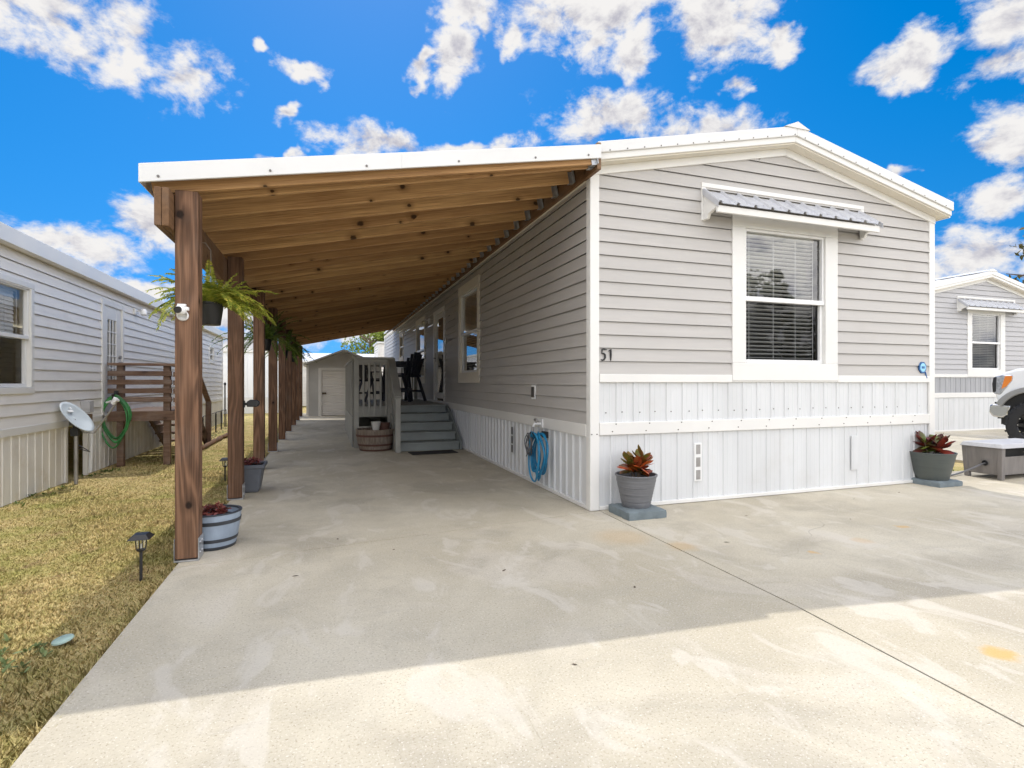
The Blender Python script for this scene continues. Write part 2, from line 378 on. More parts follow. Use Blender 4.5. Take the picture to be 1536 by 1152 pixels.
# a clear, haze-free day: the pale band at the horizon is kept narrow
DH = nt.vmath('NORMALIZE', nt.vmath('ADD', nt.scale(D, (1, 1, .66)), (0, 0, .24))); nt.put(sky.inputs['Vector'], DH)
F_PX, HY = 800.0, 574.0
yaw = R(19.1)
def sky_dir(px, py):
    x = (px-768)/F_PX; u = -(py-HY)/F_PX
    return Vector((x*math.cos(yaw)+math.sin(yaw), -x*math.sin(yaw)+math.cos(yaw), u)).normalized()
# every cloud is an ellipse of sky directions, broken up by noise
CL = [(50, 22, 130, 48, 12), (185, 66, 88, 38, 20), (278, 108, 56, 26, 25), (455, 112, 56, 14, 5), (435, 178, 26, 9, 0), (382, 74, 14, 8, 0),
      (680, 88, 46, 22, -10), (622, 103, 26, 12, 0), (1090, 126, 26, 10, 0), (690, 4, 80, 16, 0), (765, 52, 30, 14, 20),
      (890, 0, 185, 36, 0), (866, 68, 58, 22, 0), (950, 80, 46, 20, 10), (1080, 28, 84, 36, 0), (1160, 52, 46, 20, 0),
      (925, 188, 125, 28, 2), (1050, 200, 110, 30, 8), (575, 222, 100, 22, -3), (690, 222, 120, 14, 0), (425, 238, 60, 8, 0),
      (1362, 76, 52, 30, 10), (1510, 26, 66, 58, 0), (1500, 116, 70, 28, 0), (1530, 200, 64, 60, 0), (1500, 302, 78, 34, 0),
      (1470, 388, 120, 46, 0), (1345, 252, 34, 10, 20), (100, 368, 104, 42, 8), (228, 342, 66, 42, 0), (215, 425, 90, 20, 0),
      (350, 470, 90, 40, 0), (380, 515, 110, 26, 0), (255, 480, 60, 20, 0), (1420, 470, 200, 30, 0), (560, 500, 200, 22, 0)]
wn = nt.node('ShaderNodeTexNoise', ins={'Vector': D, 'Scale': 7.0, 'Detail': 4.0, 'Roughness': .6}).outputs[1]
DW = nt.vmath('ADD', D, nt.scale(nt.vmath('SUBTRACT', wn, (.5, .5, .5)), (.13, .13, .09)))
dens = None
for px, py, rx, ry, rot in CL:
    c0 = sky_dir(px, py); k = 1/math.sqrt(1+((px-768)/F_PX)**2+((py-HY)/F_PX)**2)
    kx = k*math.sqrt(1+((py-HY)/F_PX)**2)/math.sqrt(1+((px-768)/F_PX)**2+((py-HY)/F_PX)**2)
    right = Vector((c0.y, -c0.x, 0)).normalized(); up = right.cross(c0)
    a = R(rot); e1 = right*math.cos(a)-up*math.sin(a); e2 = right*math.sin(a)+up*math.cos(a)
    mtx = Matrix((e1, e2, c0)).transposed()
    mp = nt.node('ShaderNodeMapping', vector_type='TEXTURE')
    nt.put(mp.inputs['Vector'], DW); mp.inputs['Location'].default_value = c0
    mp.inputs['Rotation'].default_value = mtx.to_euler(); mp.inputs['Scale'].default_value = (1.0*rx/F_PX*k, .98*ry/F_PX*k, .35)
    ln = nt.vmath('LENGTH', mp.outputs[0])
    dens = ln if dens is None else nt.node('ShaderNodeMath', operation='SMOOTH_MIN', ins={0: dens, 1: ln, 2: .2}).outputs[0]
front = nt.math('SUBTRACT', 1.0, dens)                       # >0 inside
# unseen sky elsewhere: broken cumulus added as neutral fill light
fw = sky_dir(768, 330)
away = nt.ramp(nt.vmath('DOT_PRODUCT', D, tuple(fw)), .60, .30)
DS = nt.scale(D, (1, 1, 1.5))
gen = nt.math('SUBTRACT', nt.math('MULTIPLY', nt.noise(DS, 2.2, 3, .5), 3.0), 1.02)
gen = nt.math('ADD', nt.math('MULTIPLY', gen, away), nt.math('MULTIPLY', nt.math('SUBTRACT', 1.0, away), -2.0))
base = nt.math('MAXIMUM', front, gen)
n_a = nt.noise(DS, 13.0, 8, .62, .25); n_b = nt.noise(nt.vmath('ADD', DS, (0, 0, .03)), 13.0, 8, .62, .25)
n_f = nt.noise(DS, 48.0, 5, .65, .2)
puff = nt.math('ADD', nt.math('MULTIPLY', nt.math('SUBTRACT', n_a, .5), 2.6), nt.math('MULTIPLY', nt.math('SUBTRACT', n_f, .5), .75))
d2 = nt.math('ADD', nt.math('MULTIPLY', base, 1.05), puff)
alpha = nt.ramp(d2, .02, .75)
alpha = nt.math('MULTIPLY', alpha, nt.ramp(base, -.45, .15))
lit = nt.math('MULTIPLY', nt.math('SUBTRACT', n_a, n_b), 2.6)
thick = nt.ramp(d2, .5, 1.5)
shade = nt.math('ADD', nt.math('SUBTRACT', .95, nt.math('MULTIPLY', thick, .30)), lit)
shade = nt.ramp(shade, .30, 1.05)
ccol = nt.mix(shade, (.56, .555, .64), (1.02, 1.0, .985))
CLOUD = 4.4
ccol = nt.scale(ccol, (CLOUD,)*3)
behind = nt.math('ADD', 1.0, nt.math('MULTIPLY', away, 2.65))   # out-of-view clouds boosted to add fill light to the shade
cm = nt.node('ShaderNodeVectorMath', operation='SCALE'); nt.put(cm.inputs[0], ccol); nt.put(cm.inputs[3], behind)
hs = nt.node('ShaderNodeHueSaturation', ins={'Saturation': 1.5, 'Value': .74, 'Hue': .5}); nt.put(hs.inputs['Color'], sky.outputs[0])
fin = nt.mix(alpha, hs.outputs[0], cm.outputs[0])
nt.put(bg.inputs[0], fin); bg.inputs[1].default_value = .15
w.cycles.sampling_method = 'MANUAL'; w.cycles.sample_map_resolution = 1024
vs = scene.view_settings; vs.view_transform = 'Standard'; vs.look = 'None'; vs.gamma = 1; vs.exposure = 0.44
scene.cycles.use_denoising = True; scene.cycles.max_bounces = 8; scene.cycles.transparent_max_bounces = 16
scene.cycles.sample_clamp_indirect = 6

# ------------------------------------------------------------------ ground
def sheet(name, poly, z0, z1, mat):
    return struct(MB().prism([(x, y, z0) for x, y in poly], (0, 0, z1-z0)).build(name, mat))
struct(MB().add([(-600, -600, -.035), (600, -600, -.035), (600, 600, -.035), (-600, 600, -.035)], [(0, 1, 2, 3)]).build('lawn', 'lawn'))
sheet('dirt_bed', [(-.92, -5.9), (9.3, -5.9), (9.3, 4.9), (7.0, 4.9), (7.0, 22.8), (-.92, 22.8)], -.034, -.02, 'soil')
G = .006
sheet('driveway_slab', [(-.95, -6), (2.33-G, -6), (2.335-G, 1.19), (2.42-G, 2.24), (2.45-G, 4.52-G), (-.95, 4.05-G)], -.1, 0, 'concrete')
sheet('driveway_slab', [(2.33+G, -6), (9.35, -6), (9.35, 4.95), (7.3, 4.95), (7.3, 4.75), (2.45+G, 4.75), (2.45+G, 4.52), (2.42+G, 2.24), (2.335+G, 1.19)], -.1, 0, 'concrete')
JY = [4.05, 10.2, 16.3, 22.9]
for i in range(3):
    y0, y1 = JY[i], JY[i+1]; s0 = .47 if i == 0 else 0
    sheet('driveway_slab', [(-.95, y0+G*.6), (2.45, y0+s0+G*.6), (2.45, y1-G*.6), (-.95, y1-G*.6)], -.1, 0, 'concrete')
sheet('neighbour_driveway', [(9.36, -6), (24, -6), (24, 9.3), (9.36, 9.3)], -.1, .006, 'concrete')
sheet('road', [(-300, -13.5), (300, -13.5), (300, -7.5), (-300, -7.5)], -.034, -.02, 'asphalt')

# ------------------------------------------------------------------ house building blocks
def boxP(mb, P, a0, a1, d0, d1, z0, z1):
    p = P(a0, d0, z0); q = P(a1, d1, z1)
    return mb.box(p[0], q[0], p[1], q[1], p[2], q[2])
def quadP(mb, P, pts):
    return mb.add([P(*p) for p in pts], [(0, 1, 2, 3)])
def siding(P, a0, a1, z0, z1, openings=(), pitch=.127, lim=None):
    mb = MB(); z = z0; rr = random.Random(int(a1*100+z1*10))
    while z < z1-.01:
        zt = min(z+pitch, z1)
        segs = [(a0, a1)]
        for o0, o1, oz0, oz1 in openings:
            if zt > oz0+.03 and z < oz1-.03:
                ns = []
                for s0, s1 in segs:
                    if o1 <= s0 or o0 >= s1: ns.append((s0, s1))
                    else:
                        if o0 > s0: ns.append((s0, o0))
                        if o1 < s1: ns.append((o1, s1))
                segs = ns
        cuts = []
        for s0, s1 in segs:                                    # panel ends every few metres, one edge a little proud
            x = s0+rr.uniform(1.2, 3.6)
            while x < s1-.6:
                cuts.append((s0, x)); s0 = x; x += 3.66
            cuts.append((s0, s1))
        for s0, s1 in cuts:
            b0, b1, t0, t1 = s0, s1, s0, s1
            if lim:
                lb = lim(z); lt = lim(zt)
                b0 = max(s0, lb[0]); b1 = min(s1, lb[1]); t0 = max(s0, lt[0]); t1 = min(s1, lt[1])
                if b1-b0 < .02: continue
                if t1 < t0: t0 = t1 = (t0+t1)/2
            j = rr.uniform(-.0012, .0012)
            ex = .018 if zt < z1-.02 else 0.0
            zg = zt-.0035 if ex else zt
            quadP(mb, P, [(b0, .024+j, z), (b1, .024+j, z), (t1, .008, zg), (t0, .008, zg)])
            if ex:
                quadP(mb, P, [(t0, .008, zg), (t1, .008, zg), (t1, -.022, zg), (t0, -.022, zg)])
                quadP(mb, P, [(t0, -.022, zg), (t1, -.022, zg), (t1, -.022, zt+ex), (t0, -.022, zt+ex)])
            quadP(mb, P, [(b1, .024+j, z), (b0, .024+j, z), (b0, .020+j, z+.001), (b1, .020+j, z+.001)])
            quadP(mb, P, [(b1, .020+j, z+.001), (b0, .020+j, z+.001), (b0, .0145, z+.024), (b1, .0145, z+.024)])
        z += pitch
    return mb
def ribbed(P, a0, a1, z0, z1, pitch=.19, h=.014, minor=True, phase=0.0, skip=()):
    pr = []; a = a0-phase
    while a < a1:
        pr += [(a, 0), (a+.006, h), (a+.022, h), (a+.030, 0)]
        if minor:
            for q in (.36, .68):
                pr += [(a+pitch*q-.008, 0), (a+pitch*q-.003, h*.22), (a+pitch*q+.003, h*.22), (a+pitch*q+.008, 0)]
        a += pitch
    pr = [p for p in pr if a0 < p[0] < a1]; pr = [(a0, 0)]+pr+[(a1, 0)]
    mb = MB()
    for (x0, d0), (x1, d1) in zip(pr, pr[1:]):
        if any(s0 <= x0 and x1 <= s1 for s0, s1 in skip): continue
        quadP(mb, P, [(x0, d0, z0), (x1, d1, z0), (x1, d1, z1), (x0, d0, z1)])
    return mb
def window(T, P, o, g, rail, blind='slats', tilt=.15, trim='trim', lower_screen=True, grid=False, short=False):
    """o = outer trim (a0,a1,z0,z1), g = glass opening, rail = (z0,z1)"""
    a0, a1, z0, z1 = o; b0, b1, y0, y1 = g
    mb = MB()
    boxP(mb, P, a0, a1, -.05, .032, z0, y0); boxP(mb, P, a0, a1, -.05, .032, y1, z1)
    boxP(mb, P, a0, b0, -.05, .030, y0, y1); boxP(mb, P, b1, a1, -.05, .030, y0, y1)
    W_ = mb.build('window', trim, T, bevel=.005)
    s = MB(); f = .028
    boxP(s, P, b0+.002, b0+f, -.035, .008, rail[1], y1-.002); boxP(s, P, b1-f, b1-.002, -.035, .008, rail[1], y1-.002)
    boxP(s, P, b0+f, b1-f, -.035, .008, y1-f, y1-.002); boxP(s, P, b0+.002, b1-.002, -.035, .016, rail[0], rail[1])
    f2 = .04
    boxP(s, P, b0+.002, b0+f2, -.045, -.010, y0+.002, rail[0]); boxP(s, P, b1-f2, b1-.002, -.045, -.010, y0+.002, rail[0])
    boxP(s, P, b0+f2, b1-f2, -.045, -.010, y0+.002, y0+f2)
    if grid:
        for k in (1, 2):
            x = b0+(b1-b0)*k/3; boxP(s, P, x-.009, x+.009, -.022, -.012, y0+.05, y1-.04)
        zz = (rail[1]+y1)/2; boxP(s, P, b0+f, b1-f, -.0215, -.0125, zz-.009, zz+.009)
        zz = (rail[0]+y0)/2; boxP(s, P, b0+f2, b1-f2, -.0415, -.0325, zz-.009, zz+.009)
    s.build('sash', 'white_plastic', W_, bevel=.003)
    q = MB(); quadP(q, P, [(b0, -.024, rail[1]), (b1, -.024, rail[1]), (b1, -.024, y1), (b0, -.024, y1)]); q.build('upper_pane', 'glass', W_)
    q = MB(); quadP(q, P, [(b0, -.038, y0), (b1, -.038, y0), (b1, -.038, rail[0]), (b0, -.038, rail[0])])
    q.build('lower_pane', 'glass_screen' if lower_screen else 'glass', W_)
    if blind:
        bl = MB(); z = y1-.05; n = 0; hw = .022
        boxP(bl, P, b0+.02, b1-.06, -.125, -.075, y1-.045, y1-.005)
        while z > (rail[0] if short else y0+.03):
            t = math.sin(tilt)*hw; c_ = math.cos(tilt)*hw
            x1 = b1-.07+random.uniform(-.003, .003); dz = random.uniform(-.002, .002)
            quadP(bl, P, [(b0+.02, -.1+c_, z-t+dz), (x1, -.1+c_, z-t+dz), (x1, -.1-c_, z+t+dz), (b0+.02, -.1-c_, z+t+dz)])
            quadP(bl, P, [(b0+.02, -.1+c_, z-t+dz-.003), (x1, -.1+c_, z-t+dz-.003), (x1, -.1+c_, z-t+dz), (b0+.02, -.1+c_, z-t+dz)])
            z -= .044; n += 1
        for q_ in (.12, .42, .70, .93):
            x = b0+(b1-b0)*q_; boxP(bl, P, x-.003, x+.003, -.074, -.072, (rail[0] if short else y0+.03), y1-.045)
        bl.build('blind', 'blind', W_)
    bk = MB(); quadP(bk, P, [(a0, -.75, z0), (a1, -.75, z0), (a1, -.75, z1), (a0, -.75, z1)]); bk.build('dark_room', 'interior', W_)
    return W_

def build_home(ox, oy, oz, name, label, W, L, full=True, sid='siding', sidl=None, band_mat='skirt'):
    T = thing(name, label, 'mobile home', (ox, oy, 0), world=True)
    PF = lambda a, d, z: (ox+a, oy-d, oz+z)
    PL = lambda a, d, z: (ox-d, oy+a, oz+z)
    PR = lambda a, d, z: (ox+W+d, oy+L-a, oz+z)
    PB = lambda a, d, z: (ox+W-a, oy+L+d, oz+z)
    S = .217; mid = W/2
    zr = lambda x: S*min(x, W-x)
    lim = lambda z: (max(0, (z-3.25)/S), W-max(0, (z-3.25)/S))
    fo = (1.633, 3.11, 1.24, 3.01); fg = (1.806, 2.925, 1.43, 2.86)
    siding(PF, .0, W, 1.30, 3.25+S*mid, [(1.72, 3.02, 1.33, 2.94)], .127, lim).build('front_wall', sid, T)
    ops = []
    if full: ops = [(3.95, 5.26, 1.3, 2.92), (6.70, 7.77, .8, 2.78), (9.07, 10.41, 1.28, 2.86), (13.18, 14.06, 2.03, 2.84)]
    siding(PL, .0, L, .816, 3.25, ops, .127).build('side_wall', sid, T)
    siding(PR, .0, L, .816, 3.25, [], .127).build('side_wall', sid, T)
    siding(PB, .0, W, .816, 3.25+S*mid, [], .127, lim).build('rear_wall', sid, T)
    # corner trims
    for x, sx in ((0, -1), (W, 1)):
        for y, sy in ((0, -1), (L, 1)):
            mb = MB()
            mb.box(ox+x+sx*.026, ox+x-sx*.072, oy+y+sy*.026, oy+y+sy*.0, oz*0+.004, oz+3.25)
            mb.box(ox+x+sx*.026, ox+x+sx*.0, oy+y-sy*.0005, oy+y-sy*.06, .004, oz+3.25)
            mb.build('corner_trim', 'trim', T, bevel=.006)
    # skirting and bands
    z0 = -oz+.012
    ribbed(PF, .07, W-.07, .838, 1.225, .19, .012).build('front_panel', band_mat, T)
    ribbed(PF, .07, W-.07, z0, .72, .19, .009, phase=.06).build('skirting', 'skirt', T)
    ribbed(PL, .06, L-.06, z0, .705, .155, .020, minor=False).build('skirting', 'skirt', T)
    ribbed(PR, .06, L-.06, z0, .705, .155, .020, minor=False).build('skirting', 'skirt', T)
    ribbed(PB, .06, W-.06, z0, .82, .19, .009).build('skirting', 'skirt', T)
    mb = MB()
    boxP(mb, PF, .074, 1.631, -.02, .030, 1.222, 1.302); boxP(mb, PF, 3.112, W-.074, -.02, .030, 1.222, 1.302)
    boxP(mb, PF, 1.631, 3.112, -.02, .024, 1.224, 1.2395)
    boxP(mb, PF, .074, W-.074, -.02, .028, .717, .838)
    boxP(mb, PL, .062, L-.062, -.02, .030, .698, .820); boxP(mb, PR, .062, L-.062, -.02, .030, .698, .820); boxP(mb, PB, .074, W-.074, -.02, .03, .70, .82)
    boxP(mb, PF, .074, W-.074, -.02, .022, z0-.008, z0+.03); boxP(mb, PL, .062, L-.062, -.02, .026, z0-.008, z0+.03)
    mb.build('band_trim', 'trim', T, bevel=.006)
    # gable roof trims
    def bars(y0, y1, zb, zt, e0, e1):
        m_ = MB()
        for x0, x1 in ((e0, mid), (mid, W+e1)):
            za, zc = S*min(x0, W-x0), S*min(x1, W-x1)
            m_.hexa([(ox+x0, oy+y0, oz+zb+za), (ox+x1, oy+y0, oz+zb+zc), (ox+x1, oy+y1, oz+zb+zc), (ox+x0, oy+y1, oz+zb+za),
                     (ox+x0, oy+y0, oz+zt+za), (ox+x1, oy+y0, oz+zt+zc), (ox+x1, oy+y1, oz+zt+zc), (ox+x0, oy+y1, oz+zt+za)])
        return m_
    bars(-.034, -.001, 3.184, 3.264, -.024, .024).build('frieze_trim', 'trim', T, bevel=.004)
    so_ = bars(-.140, .0, 3.264, 3.285, 0.0, .095)
    for k in range(1, 95):                                   # soffit perforation grooves
        x = mid+.02+k*(mid-.03)/95; z = 3.264+S*(W-x)
        so_.box(ox+x-.004, ox+x+.004, oy-.128, oy-.05, oz+z-.0015, oz+z+.004)
    so_.build('soffit', 'almond', T)
    bars(-.160, -.1405, 3.278, 3.352, -.02, .115).build('fascia', 'trim', T, bevel=.005)
    bars(-.178, -.1605, 3.338, 3.442, -.02, .125).build('rake_metal', 'roofmetal', T, bevel=.006)
    rf = bars(-.160, L+.14, 3.354, 3.425, -.02, .12)
    for k in range(int(L/.45)-1):
        y = oy+.5+k*.45
        for x0, x1 in ((-.02, mid), (mid, W+.12)):
            za, zc = S*min(x0, W-x0), S*min(x1, W-x1)
            rf.hexa([(ox+x0, y, oz+3.42+za), (ox+x1, y, oz+3.42+zc), (ox+x1, y+.04, oz+3.42+zc), (ox+x0, y+.04, oz+3.42+za),
                     (ox+x0, y+.01, oz+3.437+za), (ox+x1, y+.01, oz+3.437+zc), (ox+x1, y+.03, oz+3.437+zc), (ox+x0, y+.03, oz+3.437+za)])
    rf = rf.build('roof', 'roofmetal', T)
    zz = oz+3.446+S*mid
    MB().prism([(ox+mid-.17, oy-.19, zz-.037+.004), (ox+mid+.17, oy-.19, zz-.037+.004), (ox+mid, oy-.19, zz+.035)], (0, L+.35, 0)).build('ridge_cap', 'roofmetal', rf)
    ev = MB(); zf = S*-.1
    ev.box(ox+W+.1005, ox+W+.119, oy-.140, oy+L+.13, oz+3.256+zf, oz+3.35+zf)
    ev.box(ox+W+.0, ox+W+.100, oy+.0005, oy+L+.13, oz+3.262+zf, oz+3.276+zf)
    ev.build('eave_fascia', 'trim', T)
    mb = MB(); boxP(mb, PL, .062, L, 0, .035, 3.15, 3.228); mb.build('eave_trim', 'almond', T, bevel=.004)
    if full:                                                 # screw heads, each one a part
        heads = []
        for k in range(24):
            x = .16+k*.187
            heads.append(PF(x+random.uniform(-.02, .02), .003, .935+random.uniform(-.006, .006)))
            if k % 2 == 0: heads.append(PF(x+.05, .028, .750+random.uniform(-.006, .006))); heads.append(PF(x+.09, .028, .822))
        for k in range(13):
            for x in (.1+k*.185, W-.02-k*.185): heads.append((ox+x, oy-.178, oz+3.352+zr(x)))
        heads += [PF(-.01, .026, .73), PF(.045, .026, .73)]
        hd = MB().disc((0, 0, 0), .0066, (0, -1, 0), 7, .004).build('screw', 'screw', T)
        for i, p in enumerate(heads):
            h_ = hd if i == 0 else hd.copy()
            if i: col.objects.link(h_); h_.parent = T
            h_.location = Vector(p)-T.location
    window(T, PF, fo, fg, (2.09, 2.14), 'slats', -.36)
    # awning over the front window
    A = MB()
    boxP(A, PF, 1.245, 3.52, .005, .030, 3.225, 3.270); boxP(A, PF, 1.245, 1.295, .005, .030, 2.88, 3.224); boxP(A, PF, 3.47, 3.52, .005, .030, 2.88, 3.224)
    boxP(A, PF, 1.262, 3.478, .215, .245, 2.905, 2.972)
    for a in (1.262, 3.442):
        A.prism([PF(a, d_, z_) for d_, z_ in ((.031, 2.882), (.085, 2.882), (.105, 2.925), (.214, 2.960), (.214, 2.99), (.031, 3.165))], (.036, 0, 0))
    A = A.build('window_awning', 'trim', T, bevel=.004)
    pr = []; a = 1.252
    while a < 3.49:
        pr += [(a, 0.0), (a+.012, .026), (a+.034, .026), (a+.046, 0.0)]; a += .2165
    rp = MB()
    for (x0, h0), (x1, h1) in zip(pr, pr[1:]):
        quadP(rp, PF, [(x0, .27, 2.985+h0), (x1, .27, 2.985+h1), (x1, .03, 3.185+h1), (x0, .03, 3.185+h0)])
        quadP(rp, PF, [(x1, .27, 2.981+h1), (x0, .27, 2.981+h0), (x0, .03, 3.181+h0), (x1, .03, 3.181+h1)])
    quadP(rp, PF, [(1.250, .27, 2.94), (1.250, .03, 3.14), (1.250, .03, 3.20), (1.250, .27, 3.0)])
    quadP(rp, PF, [(3.497, .27, 2.94), (3.497, .27, 3.0), (3.497, .03, 3.20), (3.497, .03, 3.14)])
    for k in range(20): rp.disc(PF(1.33+k*.109, .235-(k % 2)*.035, 3.016+(k % 2)*.03), .007, (0, -.7, .7), 6, .006)
    rp.build('awning_roof', 'awning', A)
    # skirting vents
    for a, op in ((1.205, 1), (3.38, 0)) if full else ():
        v = MB(); boxP(v, PF, a-.045, a+.045, .008, .022, .215, .605); v = v.build('skirting_vent', 'white_plastic' if op else 'skirt', T, bevel=.004)
        s_ = MB()
        for zc in (.28, .41, .54): boxP(s_, PF, a-.026, a+.026, .0225, .024, zc-.048, zc+.048)
        s_.build('vent_opening', 'steel' if op else 'skirt', v)
    MB().box(ox+.02, ox+W-.02, oy+.03, oy+L-.03, oz+.72, oz+.80).build('floor_deck', 'interior', T)
    return T, PF, PL

# ------------------------------------------------------------------ the main home
HOME, PF, PL = build_home(2.372, 4.544, 0, 'mobile_home', 'grey sided home numbered 51 with the wooden carport along its left side', 4.70, 19.3)
window(HOME, PL, (3.873, 5.339, 1.22, 3.0), (4.01, 5.20, 1.40, 2.83), (2.08, 2.13), 'slats', .5, 'almond')
window(HOME, PL, (8.99, 10.49, 1.20, 2.94), (9.12, 10.36, 1.37, 2.79), (2.05, 2.10), None, .5, 'almond')
window(HOME, PL, (13.11, 14.13, 1.95, 2.91), (13.24, 14.0, 2.08, 2.80), (2.40, 2.44), None, .5, 'almond')
mb = MB()
boxP(mb, PL, 6.60, 6.72, -.05, .03, .81, 2.86); boxP(mb, PL, 7.75, 7.87, -.05, .03, .81, 2.86); boxP(mb, PL, 6.72, 7.75, -.05, .028, 2.76, 2.86)
boxP(mb, PL, 6.745, 6.83, -.03, .0, .87, 2.75); boxP(mb, PL, 7.64, 7.725, -.03, .0, .87, 2.75); boxP(mb, PL, 6.83, 7.64, -.03, -.002, 2.66, 2.75); boxP(mb, PL, 6.83, 7.64, -.03, -.002, .87, 1.0)
DOOR = mb.build('storm_door', 'trim', HOME, bevel=.004)
q = MB(); quadP(q, PL, [(6.83, -.016, 1.0), (7.64, -.016, 1.0), (7.64, -.016, 2.66), (6.83, -.016, 2.66)]); q.build('door_pane', 'glass', DOOR)
q = MB(); boxP(q, PL, 6.72, 7.75, -.12, -.08, .83, 2.76); q.build('inner_door', 'interior', DOOR)
q = MB().tube([PL(7.68, .0, 1.78), PL(7.68, .05, 1.78)], .012, 8); boxP(q, PL, 7.60, 7.69, .045, .06, 1.77, 1.795); boxP(q, PL, 7.66, 7.70, 0, .008, 1.70, 1.90); q.build('door_handle', 'steel', DOOR)
q = MB(); boxP(q, PL, 6.48, 6.53, .02, .045, 2.03, 2.16); q = q.build('doorbell', 'white_plastic', HOME, bevel=.006)
g_ = MB(); boxP(g_, PL, 6.485, 6.525, .0455, .049, 2.10, 2.15); g_.build('doorbell_camera', 'black', q)
q = MB(); boxP(q, PL, 8.28, 8.44, .018, .05, 2.66, 2.78); q.tube([PL(8.36, .05, 2.73), PL(8.36, .14, 2.75), PL(8.36, .16, 2.71)], .014, 8)
WL = q.build('wall_lamp', 'white_plastic', HOME, bevel=.004)
MB().lathe([(.03, 0), (.055, -.02), (.06, -.10), (.04, -.13), (0, -.13)], 14, PL(8.36, .16, 2.72)).build('lamp_shade', 'lantern_glass', WL, smooth=True)
q = MB(); boxP(q, PL, 1.385, 1.505, .016, .03, 1.02, 1.195); OUT = q.build('outlet_cover', 'white_plastic', HOME, bevel=.006)
q = MB(); boxP(q, PL, 1.405, 1.475, .030, .048, 1.045, 1.17); q.build('outlet_flap', 'frame_dark', OUT, bevel=.008)
# dark louvred vents in the side skirting
q = MB(); boxP(q, PL, 2.19, 2.27, .018, .024, .27, .64); V = q.build('skirting_vent', 'skirt', HOME)
q = MB()
for zc in (.335, .455, .575): boxP(q, PL, 2.205, 2.255, .0245, .027, zc-.05, zc+.05)
q.build('vent_opening', 'dark_slot', V)
# tap
q = MB(); boxP(q, PL, 1.13, 1.22, .030, .042, .70, .80); q.tube([PL(1.175, .03, .745), PL(1.175, .12, .745), PL(1.175, .135, .70)], .016, 8)
TAP = q.build('garden_tap', 'white_plastic', HOME)
q = MB().tube([PL(1.14, .10, .79), PL(1.21, .10, .79)], .016, 8).tube([PL(1.175, .10, .745), PL(1.175, .10, .79)], .008, 6); q.tube([PL(1.175, .135, .715), PL(1.175, .14, .66)], .018, 8); q.build('tap_handle', 'steel', TAP)
# house number
PZ = lambda x, z: PF(x, .027, z)
q = MB()
q.tube([PZ(.150, 1.535), PZ(.118, 1.540), PZ(.100, 1.537), PZ(.098, 1.497), PZ(.118, 1.500), PZ(.132, 1.485), PZ(.133, 1.462), PZ(.120, 1.440), PZ(.100, 1.434), PZ(.088, 1.442)], [.004, .008, .007, .006, .008, .010, .010, .009, .007, .004], 8)
q.tube([PZ(.168, 1.520), PZ(.180, 1.530), PZ(.194, 1.540), PZ(.194, 1.49), PZ(.193, 1.432)], [.003, .005, .009, .010, .006], 8)
q.build('house_number', 'black', HOME)
# security sign
sx, sy, sz = 6.872, 4.512, 1.405
oct_ = lambda r, y: [(sx+r*math.cos(R(22.5+45*k)), y, sz+r*1.12*math.sin(R(22.5+45*k))) for k in range(8)]
SG = thing('security_sign', 'small blue octagonal alarm sign at the right end of the front wall of number 51', 'sign', (sx, 4.53, sz))
MB().prism(oct_(.066, sy), (0, .012, 0)).tube([(sx+.05, sy+.006, sz-.05), (sx+.075, sy+.004, sz-.13)], .008, 6).build('sign_plate', 'blue_sign', SG)
MB().prism(oct_(.050, sy-.003), (0, .002, 0)).build('sign_ring', 'sky_sign', SG)
q = MB()
for dx in (-.018, 0, .018): q.box(sx+dx-.006, sx+dx+.006, sy-.0055, sy-.0035, sz-.013, sz+.016)
q.build('sign_mark', 'blue_sign', SG)

# ------------------------------------------------------------------ carport
CP = thing('wooden_carport', 'open sided timber carport with a white metal roof leaning on home 51', 'carport', (-.9, 4.2, 0))
zb = lambda u: 2.514+.207*(u+.99)
CE = 20.35
PY = [4.156+2.02*i for i in range(9)]
for y in PY:
    p = MB().box(-.976, -.837, y, y+.14, .02, zb(-.9)-.004).build('post', 'wood_post', CP, bevel=.006)
    b_ = MB().box(-.981, -.832, y-.006, y-.001, .003, .014).box(-.981, -.832, y-.005, y+.145, .003, .012)
    b_.box(-.981, -.977, y-.004, y+.144, .0125, .155).box(-.836, -.832, y-.004, y+.144, .0125, .155)
    for zz in (.05, .12):
        b_.disc((-.832, y+.04, zz), .009, (1, 0, 0), 6, .006); b_.disc((-.832, y+.10, zz), .009, (1, 0, 0), 6, .006)
    b_.build('post_base', 'galv', p)
y = 4.03
for x0 in (-1.064, -1.021):
    MB().box(x0, x0+.041, y, CE-.05, 2.245, zb(-1.04)-.006).build('beam', 'wood_beam', CP, bevel=.005)
ry = [4.215]+[4.40+.405*i for i in range(40)]
ry = [v for v in ry if v < CE-.05]
RT = None
for i, yv in enumerate(ry):
    L_ = 3.42 if i else 3.36; ang = math.atan(.207)
    if RT is None:
        RT = MB().box(0, 3.418/math.cos(ang), -.019, .019, 0, .142).build('rafter', 'wood_rafter', CP, bevel=.004)
        r_ = RT
        hg = MB().box(3.435, 3.488, -.024, -.0195, -.004, .105).box(3.435, 3.488, .0195, .024, -.004, .105).box(3.435, 3.488, -.0235, .0235, -.008, -.0005)
        hg.box(3.485, 3.49, -.05, .05, -.004, .115)
        HG = hg.build('joist_hanger', 'galv', RT)
    else:
        r_ = RT.copy(); col.objects.link(r_); r_.parent = CP
        h_ = HG.copy(); col.objects.link(h_); h_.parent = r_
    r_.location = Vector((-1.11, yv, zb(-1.11)+random.uniform(-.004, .004)))-CP.location
    r_.rotation_euler = (0, -ang, R(1.9) if i == 0 else 0)
MB().box(2.31, 2.35, 4.31, CE, 3.155, 3.40).build('ledger', 'wood_beam', CP, bevel=.004)
